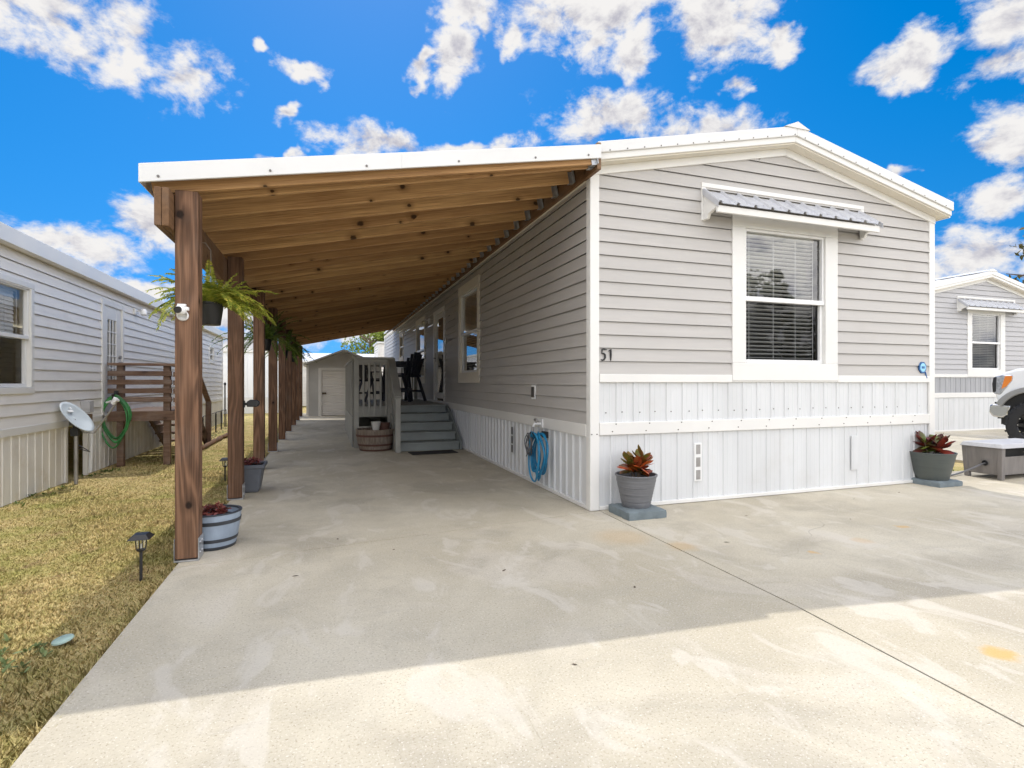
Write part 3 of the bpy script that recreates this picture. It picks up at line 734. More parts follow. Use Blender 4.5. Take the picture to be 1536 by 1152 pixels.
def sl4(u0, u1, y0a, y0b, y1, dz0, dz1, mb=None):
    mb = mb or MB()
    return mb.hexa([(u0, y0a, zb(u0)+dz0), (u1, y0b, zb(u1)+dz0), (u1, y1, zb(u1)+dz0), (u0, y1, zb(u0)+dz0),
                    (u0, y0a, zb(u0)+dz1), (u1, y0b, zb(u1)+dz1), (u1, y1, zb(u1)+dz1), (u0, y1, zb(u0)+dz1)])
# roof boards laid along the carport on top of the rafters
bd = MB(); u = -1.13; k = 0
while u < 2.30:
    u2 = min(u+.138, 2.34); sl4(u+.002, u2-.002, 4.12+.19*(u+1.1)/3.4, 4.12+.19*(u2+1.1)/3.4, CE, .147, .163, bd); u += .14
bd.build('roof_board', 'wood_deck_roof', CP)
ms = sl4(-1.155, 2.335, 4.088, 4.30, CE+.03, .168, .176)
k = 0; yv = 4.5
while yv < CE:
    sl4(-1.155, 2.335, yv, yv, yv+.04, .1765, .195, ms); yv += .3
ms.build('roof_sheet', 'roofmetal', CP)
fs = MB(); sl4(-1.158, .55, 4.07, 4.158, 0, .05, .172, fs)
fs = MB()
for u0, u1, ya, yb in ((-1.160, .55, 4.065, 4.170), (.545, 2.335, 4.166, 4.278)):
    fs.hexa([(u0, ya, zb(u0)+.045), (u1, yb, zb(u1)+.045), (u1, yb+.02, zb(u1)+.045), (u0, ya+.02, zb(u0)+.045),
             (u0, ya, zb(u0)+.167), (u1, yb, zb(u1)+.167), (u1, yb+.02, zb(u1)+.167), (u0, ya+.02, zb(u0)+.167)])
fs.hexa([(-1.162, 4.09, zb(-1.16)+.05), (-1.156, 4.09, zb(-1.16)+.05), (-1.156, CE, zb(-1.16)+.05), (-1.162, CE, zb(-1.16)+.05),
         (-1.162, 4.09, zb(-1.16)+.166), (-1.156, 4.09, zb(-1.16)+.166), (-1.156, CE, zb(-1.16)+.166), (-1.162, CE, zb(-1.16)+.166)])
FS = fs.build('roof_edge_trim', 'roofmetal', CP, bevel=.004)
q = MB()
for u in (-1.05, -.38, .28, 1.0, 1.68, 2.2):
    yy = 4.065+(u+1.16)/3.495*.211; q.disc((u, yy, zb(u)+.075), .009, (0, -1, 0), 7, .005)
q.build('trim_screws', 'screw', FS)
# security camera on the first post
SC = thing('security_camera', 'white ball security camera screwed to the nearest carport post', 'camera', (-.93, 4.15, 1.7))
MB().lathe([(0, .0), (.036, 0), (.036, .012), (.030, .02)], 20).move(Matrix.Translation((-.926, 4.153, 1.675)) @ Matrix.Rotation(R(90), 4, 'X')).box(-.955, -.905, 4.13, 4.153, 1.735, 1.752).build('mount_plate', 'white_plastic', SC, smooth=True)
def ball(c, r, n=16, m_=10, sx=1, sy=1, sz=1):
    mb = MB(); prof = [(max(r*math.sin(math.pi*i/m_), 1e-4), -r*math.cos(math.pi*i/m_)) for i in range(m_+1)]
    mb.lathe(prof, n); mb.v = [(x*sx, y*sy, z*sz) for x, y, z in mb.v]; return mb.move(Matrix.Translation(c))
ball((-.930, 4.112, 1.708), .036).build('camera_ball', 'white_plastic', SC, smooth=True)
MB().tube([(-.936, 4.09, 1.708), (-.942, 4.066, 1.703)], .022, 16).build('camera_lens', 'black', SC, smooth=True)
MB().box(-.908, -.882, 4.10, 4.13, 1.705, 1.73).build('sun_shade', 'white_plastic', SC, bevel=.005)
# small black floodlight on the second post
FL = thing('floodlight', 'small black floodlight fixed to the right face of the second carport post', 'light', (-.83, 6.22, 1.0))
y2 = PY[1]
MB().box(-.83, -.822, y2+.03, y2+.09, .96, 1.03).tube([(-.822, y2+.06, .995), (-.79, y2+.05, .995)], .014, 8).build('wall_bracket', 'black', FL)
MB().prism([(-.80, y2+.02, .965), (-.80, y2+.02, 1.02), (-.77, y2+.02, 1.04), (-.70, y2+.02, 1.035), (-.675, y2+.02, 1.0), (-.70, y2+.02, .965)], (0, .09, 0)).build('lamp_head', 'black', FL, bevel=.008)
# ------------------------------------------------------------------ hanging ferns
def frond(mb, base, az, elev, length, droop, wid, n=20):
    d = Vector((math.cos(az)*math.cos(elev), math.sin(az)*math.cos(elev), math.sin(elev))); p = Vector(base); step = length/n
    side = Vector((-math.sin(az), math.cos(az), 0)); pts = [p.copy()]
    for i in range(n):
        d = (d+Vector((0, 0, -droop/n*(0.5+1.5*i/n)))).normalized(); p = p+d*step; pts.append(p.copy())
        if i < 1: continue
        t = i/n; wl = wid*math.sin(math.pi*min(1, .12+t*.9))**.7*(1-.35*t)+.004
        nrm = side.cross(d)
        for sg in (-1, 1):
            a = p; tip = p+side*sg*wl+d*step*.9-Vector((0, 0, wl*.22))+nrm*random.uniform(-.01, .01)
            m1 = (a+tip)/2+d*step*.62; m2 = (a+tip)/2-d*step*.62
            b = len(mb.v); mb.v += [tuple(a), tuple(m2), tuple(tip), tuple(m1)]; mb.f.append((b, b+1, b+2, b+3))
    mb.tube(pts[::2], .0022, 4, caps=False)
def fern(label, loc, seed, mat, n=46, R_=.46, potv=True):
    random.seed(seed)
    T = thing('hanging_fern', label, 'hanging plant', loc, 'potted ferns hanging from the carport beam')
    c = Vector(loc)
    prof = [(0, 0), (.068, 0), (.072, .006), (.094, .165), (.102, .168), (.102, .182), (.092, .182), (.086, .16), (0, .16)]
    MB().lathe(prof, 22, loc).build('pot', 'black', T, smooth=True)
    hk = MB()
    for k in range(3):
        a = k*2.094+.4; hk.tube([c+Vector((.095*math.cos(a), .095*math.sin(a), .178)), c+Vector((0, 0, .48))], .002, 5)
    hk.tube([c+Vector((0, 0, .48)), (c.x, c.y, 2.30), (c.x-.04, c.y, 2.36), (-1.0, c.y, 2.36)], .003, 5)
    hk.build('hanger', 'steel', T)
    mb = MB()
    for i in range(n):
        a = random.uniform(0, 6.283); e = random.choice([random.uniform(.1, .8), random.uniform(.6, 1.45), random.uniform(.3, 1.1)])
        L_ = R_*random.uniform(.65, 1.15)
        frond(mb, c+Vector((.05*math.cos(a), .05*math.sin(a), .165)), a, e, L_*(1.15 if e < .7 else .95), random.uniform(.7, 1.9), .056*random.uniform(.8, 1.2), 30)
    mb.build('fronds', mat, T)
    MB().disc(c+Vector((0, 0, .158)), .086, (0, 0, 1), 18, .004).build('soil', 'soil', T)
fern('yellow green fern in a black pot hanging beside the nearest carport post', (-.90, 4.93, 1.69), 11, 'fern', 104, .40)
fern('dark green fern hanging behind the third carport post, bushiest of those further back', (-.92, 9.15, 1.72), 12, 'fern_dark', 54, .60)
fern('dark fern hanging between the fourth and the sixth carport posts, smaller in the picture', (-.92, 12.9, 1.76), 13, 'fern_dark', 44, .56)
fern('farthest hanging fern under the carport beam near the grey shed', (-.92, 15.6, 1.78), 14, 'fern_dark', 40, .56)
random.seed(5)

# ------------------------------------------------------------------ leaves and pots
def leaf(mb, base, az, elev, L_, W_, bend=.5, fold=.18, n=6):
    d = Vector((math.cos(az)*math.cos(elev), math.sin(az)*math.cos(elev), math.sin(elev))); side = Vector((-math.sin(az), math.cos(az), 0))
    tw = random.uniform(-.5, .5); p = Vector(base); rows = []
    for i in range(n+1):
        t = i/n; w_ = W_*.5*(math.sin(math.pi*min(1, (t**1.25)*.95+.03))**.75)
        nr = side.cross(d).normalized(); s2 = (side*math.cos(tw)+nr*math.sin(tw))
        rows.append((p-s2*w_-nr*fold*w_*-1, p.copy(), p+s2*w_+nr*fold*w_))
        d = (d+Vector((0, 0, -bend/n))).normalized(); p = p+d*(L_/n)
    b = len(mb.v)
    for r_ in rows: mb.v += [tuple(x) for x in r_]
    for i in range(n):
        k = b+3*i; mb.f += [(k, k+1, k+4, k+3), (k+1, k+2, k+5, k+4)]
def croton(T, c, spread, height, n, mat, rosettes):
    mb = MB(); st = MB()
    for rx, ry, rh in rosettes:
        top = Vector(c)+Vector((rx, ry, rh))
        st.tube([Vector(c)+Vector((rx*.35, ry*.35, -.03)), Vector(c)+Vector((rx*.8, ry*.8, rh*.5)), top], [.007, .006, .004], 6)
        for i in range(n):
            t = i/n; a = i*2.4+random.uniform(-.3, .3)
            z = Vector(c)+(top-Vector(c))*(.35+.65*t)
            leaf(mb, z, a, .15+1.05*t+random.uniform(-.15, .25), spread*random.uniform(.75, 1.1), spread*.52, random.uniform(.3, 1.0))
    mb.build('leaves', mat, T, smooth=True, ang=80); st.build('stem', 'bark', T)
def ringed_pot(T, c, r0, r1, h, mat, rings=True):
    prof = [(0.0, 0), (r0*.96, 0), (r0, .008)]
    N = 46
    for i in range(N+1):
        t = i/N; z = .012+(h-.03)*t; r = r0+(r1-r0)*t**.92
        prof.append((r+(random.uniform(-.0016, .0016) if rings else 0), z))
    prof += [(r1+.006, h-.016), (r1+.008, h-.004), (r1+.002, h), (r1-.008, h-.003), (r1-.012, h-.05), (0, h-.052)]
    MB().lathe(prof[:-1], 40, c).build('pot', mat, T, smooth=True, ang=50)
    MB().disc((c[0], c[1], c[2]+h-.06), r1-.013, (0, 0, 1), 28, .008).build('soil', 'soil', T)
def paver(name, label, x0, x1, y0, y1, h, group=None, rz=0.0):
    cx, cy = (x0+x1)/2, (y0+y1)/2; bm = bmesh.new()
    bmesh.ops.create_grid(bm, x_segments=14, y_segments=14, size=.5)
    top = {}; me = bpy.data.meshes.new(name)
    mb = MB(); N = 14
    rr = random.Random(3)
    def P_(i, j, z):
        ex = (i in (0, N)); ey = (j in (0, N)); jx = rr.uniform(-.006, .006)*(ex or ey)
        if ex and ey: pass
        x = x0+(x1-x0)*i/N-cx; y = y0+(y1-y0)*j/N-cy
        if ex and ey: x *= .965; y *= .965
        return (x+jx, y+jx*.7, z+rr.uniform(-.003, .003))
    g = [[P_(i, j, h-(.010 if i in (0, N) or j in (0, N) else 0)) for j in range(N+1)] for i in range(N+1)]
    idx = {}
    for i in range(N+1):
        for j in range(N+1): idx[i, j] = len(mb.v); mb.v.append(g[i][j])
    for i in range(N):
        for j in range(N): mb.f.append((idx[i, j], idx[i+1, j], idx[i+1, j+1], idx[i, j+1]))
    rim = [(i, 0) for i in range(N)]+[(N, j) for j in range(N)]+[(i, N) for i in range(N, 0, -1)]+[(0, j) for j in range(N, 0, -1)]
    pr = [idx[r_] for r_ in rim]
    for z in (h*.55, 0.0):
        cur = []
        for r_ in rim:
            x, y, _ = g[r_[0]][r_[1]]; k = 1.0+rr.uniform(.0, .025); cur.append(len(mb.v)); mb.v.append((x*k, y*k, z))
        for a in range(len(rim)):
            b = (a+1) % len(rim); mb.f.append((pr[a], cur[a], cur[b], pr[b]))
        pr = cur
    bm.free()
    o = mb.build(name, 'paver', smooth=True, ang=40); o.location = (cx, cy, .001); o.rotation_euler = (0, 0, rz)
    return tag(o, label, 'paver', group)
paver('paver', 'square blue grey paver under the potted plant by the house corner below the number', 2.515, 2.905, 4.10, 4.49, .075)
paver('paver', 'blue grey paver under the dark green pot at the right end of the front skirting', 6.71, 7.11, 4.215, 4.64, .062)
T = thing('potted_croton', 'brushed grey pot of red and orange croton by the front left corner of home 51', 'potted plant', (2.71, 4.30, .077))
ringed_pot(T, (2.71, 4.305, .076), .128, .187, .30, 'pot_grey')
croton(T, (2.71, 4.30, .35), .15, .2, 13, 'croton', [(-.07, .0, .13), (.05, -.03, .17), (0, .06, .12), (.10, .04, .13), (-.01, -.06, .10)])
T = thing('potted_croton', 'wide dark green grey pot of maroon croton near the right corner of home 51', 'potted plant', (6.90, 4.43, .065))
ringed_pot(T, (6.90, 4.43, .064), .168, .236, .325, 'pot_green', False)
croton(T, (6.90, 4.43, .36), .185, .2, 12, 'croton_dark', [(-.12, .0, .14), (.08, -.03, .13), (0, .08, .14), (.15, .05, .10), (.02, -.1, .10)])

def rosette_plant(T, c, r, n, mat, hgt):
    mb = MB()
    for i in range(n):
        a = random.uniform(0, 6.283); q = r*math.sqrt(random.random())
        b = Vector(c)+Vector((q*math.cos(a), q*math.sin(a), random.uniform(0, hgt)*(1-.5*q/r)))
        for k in range(7): leaf(mb, b, a+k*.9, random.uniform(.2, 1.2), random.uniform(.035, .06), .026, .6, n=3)
    mb.build('plant', mat, T, smooth=True, ang=80)
# banded planter behind the first post
T = thing('barrel_planter', 'blue grey barrel planter with dark hoops and maroon plants by the nearest post', 'planter', (-.80, 4.52, 0))
c = (-.80, 4.50, .002)
MB().lathe([(.001, 0), (.140, 0), (.147, .02), (.164, .10), (.176, .18), (.184, .255), (.184, .258), (.172, .258), (.166, .22), (.001, .21)], 40, c).build('barrel', 'grey_barrel', T, smooth=True, ang=50)
for z0, z1, ra, rb in ((.0, .022, .142, .1505), (.056, .080, .1575, .1625), (.185, .211, .1792, .183)):
    MB().lathe([(ra-.004, z0), (ra+.001, z0), (rb+.001, z1), (rb-.004, z1)], 40, c).build('hoop', 'hoop_dark', T, smooth=True)
MB().lathe([(.184, .254), (.189, .256), (.189, .264), (.169, .264), (.167, .252)], 40, c).build('rim', 'hoop_dark', T, smooth=True)
MB().disc((c[0], c[1], .215), .167, (0, 0, 1), 28, .006).build('soil', 'soil', T)
rosette_plant(T, (c[0]-.03, c[1], .225), .12, 46, 'maroon', .08)
# dark planter behind the second post
T = thing('square_planter', 'dark slate tapered planter with red flowers behind the second carport post', 'planter', (-.83, 6.62, 0))
cx, cy = -.835, 6.62
def sqring(cx, cy, r, z): return [(cx-r, cy-r, z), (cx+r, cy-r, z), (cx+r, cy+r, z), (cx-r, cy+r, z)]
q = MB(); q.hexa(sqring(cx, cy, .118, .002)+sqring(cx, cy, .160, .285)); q.build('planter_body', 'pot_dark', T, bevel=.03, seg=3)
q = MB()
for k, (dx, dy, sx_, sy_) in enumerate(((0, -1, 1, 0), (0, 1, 1, 0), (-1, 0, 0, 1), (1, 0, 0, 1))):
    q.box(cx+dx*.168-(.178 if sx_ else .012), cx+dx*.168+(.178 if sx_ else .012), cy+dy*.168-(.012 if sx_ else .155), cy+dy*.168+(.012 if sx_ else .155), .275, .315)
q.build('rim', 'pot_dark', T, bevel=.006)
MB().box(cx-.15, cx+.15, cy-.15, cy+.15, .286, .294).build('soil', 'soil', T)
rosette_plant(T, (cx, cy, .30), .13, 30, 'maroon', .06)

# ------------------------------------------------------------------ solar path lights
def path_light(label, x, y):
    T = thing('path_light', label, 'garden light', (x, y, 0), 'solar path lights in the grass')
    z = -.035
    MB().tube([(x, y, z), (x, y, .155)], .009, 10).lathe([(.010, .148), (.024, .158), (.026, .168), (.0, .168)], 12, (x, y, 0)).build('stake', 'black', T, smooth=True)
    MB().lathe([(.024, .170), (.030, .235)], 16, (x, y, 0)).build('lamp_glass', 'lantern_glass', T, smooth=True)
    MB().tube([(x, y, .172), (x, y, .20)], .006, 6).build('bulb', 'white_plastic', T)
    q = MB()
    for a in (0, 1.57, 3.14, 4.71): q.tube([(x+.026*math.cos(a), y+.026*math.sin(a), .166), (x+.032*math.cos(a), y+.032*math.sin(a), .238)], .0035, 5)
    q.build('lamp_frame', 'black', T)
    q = MB().hexa(sqring(x, y, .062, .236)+sqring(x, y, .036, .266)); q.build('solar_cap', 'black', T, bevel=.003)
path_light('black solar path light in the grass left of the nearest carport post', -1.115, 3.96)
path_light('black solar path light left of the second carport post, the farther one', -1.225, 7.58)
# bits lying in the grass
o = MB().lathe([(.001, .010), (.036, .010), (.042, .007), (.044, 0)], 20).build('plastic_lid', 'teal', smooth=True); o.location = (-1.19, 3.10, -.006); o.rotation_euler = (R(8), R(-10), .3); o.scale = (1, .8, 1)
tag(o, 'pale teal plastic lid lying in the grass beside the driveway edge', 'lid')
o = MB().lathe([(.001, .016), (.05, .014), (.062, .006), (.064, 0)], 9).build('flat_stone', 'pale_stone', smooth=True); o.location = (-1.42, 5.03, -.03); tag(o, 'flat white stone in the dry grass behind the nearer path light', 'stone')
o = MB().lathe([(.001, .014), (.045, .012), (.055, .006), (.058, 0)], 8).build('flat_stone', 'pale_stone', smooth=True); o.location = (-1.92, 3.55, -.03); o.rotation_euler = (0, 0, .7); tag(o, 'flat grey stone in the dry grass near the left edge of the photo', 'stone')

# ------------------------------------------------------------------ blue hose on the side wall
T = thing('blue_hose_coil', 'coiled bright blue garden hose hanging on the side skirting below the tap', 'hose', (2.33, 5.55, .65))
random.seed(21)
def hosecoil(plane, loops, r, wid, top, bot, n=30, dd=.0, jit=.012):
    pts = []
    for k in range(loops):
        w_ = wid*random.uniform(.72, 1.08); b_ = bot+random.uniform(0, (top-bot)*.26); d0 = dd*k/loops+random.uniform(-.008, .008); t0 = top+random.uniform(-.02, .01)
        ph = random.uniform(-.02, .02)
        for i in range(n):
            a = 2*math.pi*i/n; s_ = math.sin(a); c_ = math.cos(a)
            z = (t0+b_)/2+(t0-b_)/2*c_
            wz = w_*(.55+.45*math.sin(math.pi*min(1, max(0, (t0-z)/(t0-b_)))**.8)) if c_ < .98 else w_*.5
            pts.append(plane(s_*wz*(1 if abs(s_) < .9 else .97)+ph, d0+.010*math.sin(3*a+k), z))
    return pts
PB_ = lambda a, d, z: (2.285-d, 5.56+a, z)
MB().tube(hosecoil(PB_, 8, .011, .20, .655, .09, 34, .13), .0105, 8).build('hose', 'hose_blue', T, smooth=True, ang=80)
q = MB().tube([PB_(.12, .02, .62), PB_(.26, .03, .65), PB_(.33, .03, .58), PB_(.27, .02, .47), PB_(.15, .02, .45)], .0105, 8); q.tube([(2.24, 5.72, .66), (2.22, 5.74, .62), (2.2, 5.70, .55)], .0105, 8); q.build('hose_end', 'hose_blue', T, smooth=True)
cord = hosecoil(lambda a, d, z: (2.19-d, 5.66+a, z), 5, .005, .07, .64, .38, 20, .06)
MB().tube(cord, .0055, 6).build('grey_cord', 'hose_grey', T, smooth=True, ang=80)
q = MB().box(2.30, 2.336, 5.50, 5.62, .60, .67); q.tube([(2.31, 5.53, .63), (2.17, 5.53, .635), (2.155, 5.53, .665)], .008, 6).tube([(2.31, 5.60, .63), (2.17, 5.60, .635), (2.155, 5.60, .665)], .008, 6); q.build('hose_hanger', 'black', T)

# ------------------------------------------------------------------ entrance deck
DK = thing('entrance_deck', 'grey painted porch deck with steps and railing at the side door of home 51', 'deck', (1.4, 10.6, 0))
FZ = .775; YF = 10.36; X0, X1, YB = .47, 2.325, 14.6
q = MB(); x = X0+.02
while x < X1-.02:
    q.box(x, min(x+.135, X1), (YF+.04 if x < 1.1 else 10.70), YB, FZ-.03, FZ); x += .141
q.build('deck_board', 'paint_grey', DK, bevel=.003)
q = MB().box(X0, 1.16, YF, YF+.038, .575, .745).box(X0, X0+.038, YF+.039, YB, .575, .744).box(X0, X1, YB-.038, YB, .575, .743).box(1.125, 1.16, YF+.039, 10.66, .575, .744)
q.build('rim_joist', 'paint_grey', DK, bevel=.003)
q = MB().box(X0+.09, 1.06, YF+.005, YF+.03, .29, .40); q.build('lower_board', 'paint_grey', DK, bevel=.004)
# railing posts
for (x, y, z1) in ((X0, YF-.03, 1.66), (1.08, YF-.03, 1.66), (X0-.02, 11.5, 1.64), (X0-.02, 12.9, 1.64), (X0-.02, YB-.09, 1.64), (1.48, YB-.09, 1.64), (X1-.1, YB-.09, 1.64)):
    MB().box(x, x+.088, y, y+.088, 0.004, z1).build('railing_post', 'paint_grey', DK, bevel=.005)
q = MB().box(X0-.03, 1.19, YF-.055, YF+.085, 1.662, 1.70); q.build('top_rail', 'paint_grey', DK, bevel=.005)
q = MB().box(X0-.04, X0+.10, YF+.09, YB, 1.645, 1.683); q.build('top_rail', 'paint_grey', DK, bevel=.005)
q = MB().box(X0+.10, X1, YB-.11, YB+.03, 1.645, 1.683); q.build('top_rail', 'paint_grey', DK, bevel=.005)
q = MB().box(X0+.09, 1.078, YF-.012, YF-.0005, 1.555, 1.66); q.build('rail_board', 'paint_grey', DK, bevel=.003)
BAL = None
for i in range(5):
    x = X0+.15+i*.104
    MB().box(x, x+.036, YF-.040, YF-.0125, .585, 1.60).build('baluster', 'paint_grey', DK, bevel=.003)
for i in range(30):
    y = YF+.16+i*.138
    if y > YB-.12: break
    MB().box(X0-.030, X0-.001, y, y+.038, .585, 1.64).build('baluster', 'paint_grey', DK, bevel=.003)
for i in range(12):
    x = X0+.16+i*.14
    MB().box(x, x+.036, YB, YB+.028, .585, 1.62).build('baluster', 'paint_grey', DK, bevel=.003)
for i in range(28):
    y = YF+.20+i*.148
    MB().box(X0-.03, X0-.002, y-.055, y+.055, .004, .57).build('skirt_board', 'paint_grey', DK, bevel=.003)
for i in range(12):  # back skirt boards, added solid to block sunlight showing under the deck
    x = X0+.0+i*.15
    MB().box(x, x+.149, YB+.002, YB+.026, .004, .57).build('skirt_board', 'paint_grey', DK, bevel=.003)
# steps
rs = .155
for k in range(5):
    yk = 9.50+.29*k
    q = MB().box(1.17, 2.27, yk+.012, yk+.035, k*rs+.006, (k+1)*rs-.034); q.build('riser', 'paint_tread', DK, bevel=.003)
    if k < 4:
        q = MB().box(1.165, 2.28, yk-.012, yk+.135, (k+1)*rs-.034, (k+1)*rs).box(1.165, 2.28, yk+.141, yk+.288, (k+1)*rs-.034, (k+1)*rs)
        q.build('tread', 'paint_tread', DK, bevel=.005)
MB().box(1.165, 2.28, 10.63, 10.70, FZ-.033, FZ).build('tread', 'paint_tread', DK, bevel=.005)
st = [(9.49, .005), (9.49, .16), (10.36, .66), (10.62, .74), (10.62, .38), (9.80, .005)]
MB().prism([(1.122, y, z) for y, z in st], (.04, 0, 0)).build('stringer', 'paint_grey', DK, bevel=.003)
MB().prism([(2.285, y, z) for y, z in st], (.035, 0, 0)).build('stringer', 'paint_tread', DK, bevel=.003)
MB().box(1.118, 1.206, 9.385, 9.473, .004, .955).build('railing_post', 'paint_grey', DK, bevel=.005)
for zo, hh, ww in ((.0, .036, .13), (-.17, .09, .034), (-.62, .09, .034)):
    MB().beam((1.155, 9.34 if zo == 0 else 9.47, .965+zo), (1.155, 10.38, 1.68+zo), ww, hh).build('handrail' if zo == 0 else 'lower_rail', 'paint_grey', DK, bevel=.004)
for i in range(5):
    y = 9.60+i*.155; zt = .965+(y-9.34)*.6875-.17
    MB().box(1.136, 1.174, y-.018, y+.018, zt-.44, zt+.03).build('baluster', 'paint_grey', DK, bevel=.003)
# door mat
o = MB().box(-.40, .40, -.19, .19, 0, .012).build('door_mat', 'mat', bevel=.004); o.location = (1.74, 9.22, .001); o.rotation_euler = (0, 0, R(4)); tag(o, 'black rubber mat on the concrete at the foot of the grey steps', 'door mat')
# oak half barrel
T = thing('half_barrel', 'weathered oak half barrel with rusty hoops left of the grey steps', 'barrel', (.83, 9.99, 0))
c = (.83, 9.985, .002)
def barrel_r(z): return .268+.075*math.sin(math.pi*min(1, (z+.02)/.74)) if z < .42 else .34
prof = [(.001, 0)]+[(barrel_r(z), z) for z in (0, .05, .1, .16, .22, .28, .34, .38)]+[(.318, .382), (.305, .33), (.001, .32)]
q = MB(); n = 26
for k in range(n):                                         # staves
    a0 = 2*math.pi*(k+.03)/n; a1 = 2*math.pi*(k+.97)/n
    zs = [0, .1, .2, .3, .38]
    for z0, z1 in zip(zs, zs[1:]):
        r0, r1 = barrel_r(z0), barrel_r(z1)
        for a_, b_ in ((a0, a1),):
            q.hexa([(c[0]+(r0-.03)*math.cos(a_), c[1]+(r0-.03)*math.sin(a_), z0+.003), (c[0]+r0*math.cos(a_), c[1]+r0*math.sin(a_), z0+.003), (c[0]+r0*math.cos(b_), c[1]+r0*math.sin(b_), z0+.003), (c[0]+(r0-.03)*math.cos(b_), c[1]+(r0-.03)*math.sin(b_), z0+.003),
                    (c[0]+(r1-.03)*math.cos(a_), c[1]+(r1-.03)*math.sin(a_), z1+.003), (c[0]+r1*math.cos(a_), c[1]+r1*math.sin(a_), z1+.003), (c[0]+r1*math.cos(b_), c[1]+r1*math.sin(b_), z1+.003), (c[0]+(r1-.03)*math.cos(b_), c[1]+(r1-.03)*math.sin(b_), z1+.003)])
q.build('staves', 'barrel_wood', T)
for z0, z1 in ((.0, .03), (.09, .125), (.255, .292)):
    MB().lathe([(barrel_r(z0)-.002, z0), (barrel_r(z0)+.004, z0), (barrel_r(z1)+.004, z1), (barrel_r(z1)-.002, z1)], 40, c).build('hoop', 'hoop_rust', T, smooth=True)
MB().disc((c[0], c[1], .33), .305, (0, 0, 1), 30, .006).build('soil', 'soil', T)
T = thing('glazed_pot', 'small white and maroon pot standing in the oak half barrel', 'pot', (.85, 9.97, .34))
MB().lathe([(.001, 0), (.05, 0), (.085, .17), (.085, .18), (.07, .18), (.06, .1)], 20, (.83, 9.9, .338)).build('white_pot', 'pale_stone', T, smooth=True)
MB().lathe([(.001, 0), (.10, 0), (.115, .14), (.115, .15), (.095, .15), (.08, .08)], 20, (.98, 10.02, .338)).build('maroon_pot', 'hoop_rust', T, smooth=True)

# bar table and balcony chairs
def bar_table(x, y):
    T = thing('bar_table', 'tall dark slatted bar table standing on the grey porch deck', 'table', (x, y, FZ))
    z = FZ+.93; q = MB()
    for k in range(7): q.box(x-.34+k*.098, x-.34+k*.098+.088, y-.36, y+.36, z, z+.03)
    q.build('tabletop', 'navy', T, bevel=.004)
    MB().box(x-.30, x+.30, y-.30, y+.30, z-.10, z-.002).build('apron', 'navy', T)
    for sx in (-1, 1):
        for sy in (-1, 1): MB().beam((x+sx*.32, y+sy*.32, FZ+.002), (x+sx*.24, y+sy*.24, z-.05), .075, .035).build('leg', 'navy', T)
    q = MB().beam((x-.33, y-.33, FZ+.28), (x+.33, y-.33, FZ+.28), .03, .07).beam((x-.33, y+.33, FZ+.28), (x+.33, y+.33, FZ+.28), .03, .07); q.build('footrest', 'navy', T)
def balcony_chair(label, x, y, rz):
    T = thing('balcony_chair', label, 'bar chair', (0, 0, 0), 'tall dark chairs around the bar table', world=False)
    q = MB()
    for k in range(5): q.box(-.24+k*.096, -.24+k*.096+.086, -.22, .24, .72, .742)
    q.build('seat', 'navy', T, bevel=.004)
    q = MB()
    for k in range(6):
        a = (k-2.5)/2.5; top = 1.30-.16*a*a; x0 = a*.215; xt = a*.27
        q.hexa([(x0-.038, -.20-.04*(1-a*a), .70), (x0+.038, -.20-.04*(1-a*a), .70), (x0+.038, -.22-.04*(1-a*a), .70), (x0-.038, -.22-.04*(1-a*a), .70),
                (xt-.044, -.34-.05*(1-a*a), top), (xt+.044, -.34-.05*(1-a*a), top), (xt+.044, -.36-.05*(1-a*a), top), (xt-.044, -.36-.05*(1-a*a), top)])
    q.build('backrest', 'navy', T)
    MB().box(-.27, .27, -.34, -.315, 1.0, 1.07).build('back_rail', 'navy', T)
    for sx in (-1, 1):
        MB().beam((sx*.285, .34, .002), (sx*.265, .18, .93), .032, .085, (1, 0, 0)).build('leg', 'navy', T)
        MB().beam((sx*.285, -.42, .002), (sx*.265, -.12, .74), .032, .085, (1, 0, 0)).build('leg', 'navy', T)
        MB().box(sx*.27-.05, sx*.27+.05, -.34, .28, .93, .955).build('armrest', 'navy', T, bevel=.004)
        MB().box(sx*.265-.016, sx*.265+.016, -.25, .24, .64, .71).build('side_rail', 'navy', T)
        MB().box(sx*.283-.012, sx*.283+.012, -.30, .30, .24, .30).build('stretcher', 'navy', T)
    MB().box(-.27, .27, .265, .295, .27, .33).build('footrest', 'navy', T)
    T.location = (x, y, FZ); T.rotation_euler = (0, 0, rz); return T
bar_table(1.60, 13.30)
balcony_chair('dark tall porch chair by the house wall, its back towards the window', 1.80, 12.95, R(36)).scale = (.90,)*3
balcony_chair('lower dark porch chair seen through the balusters of the grey deck railing', .98, 13.05, R(-60)).scale = (.74,)*3
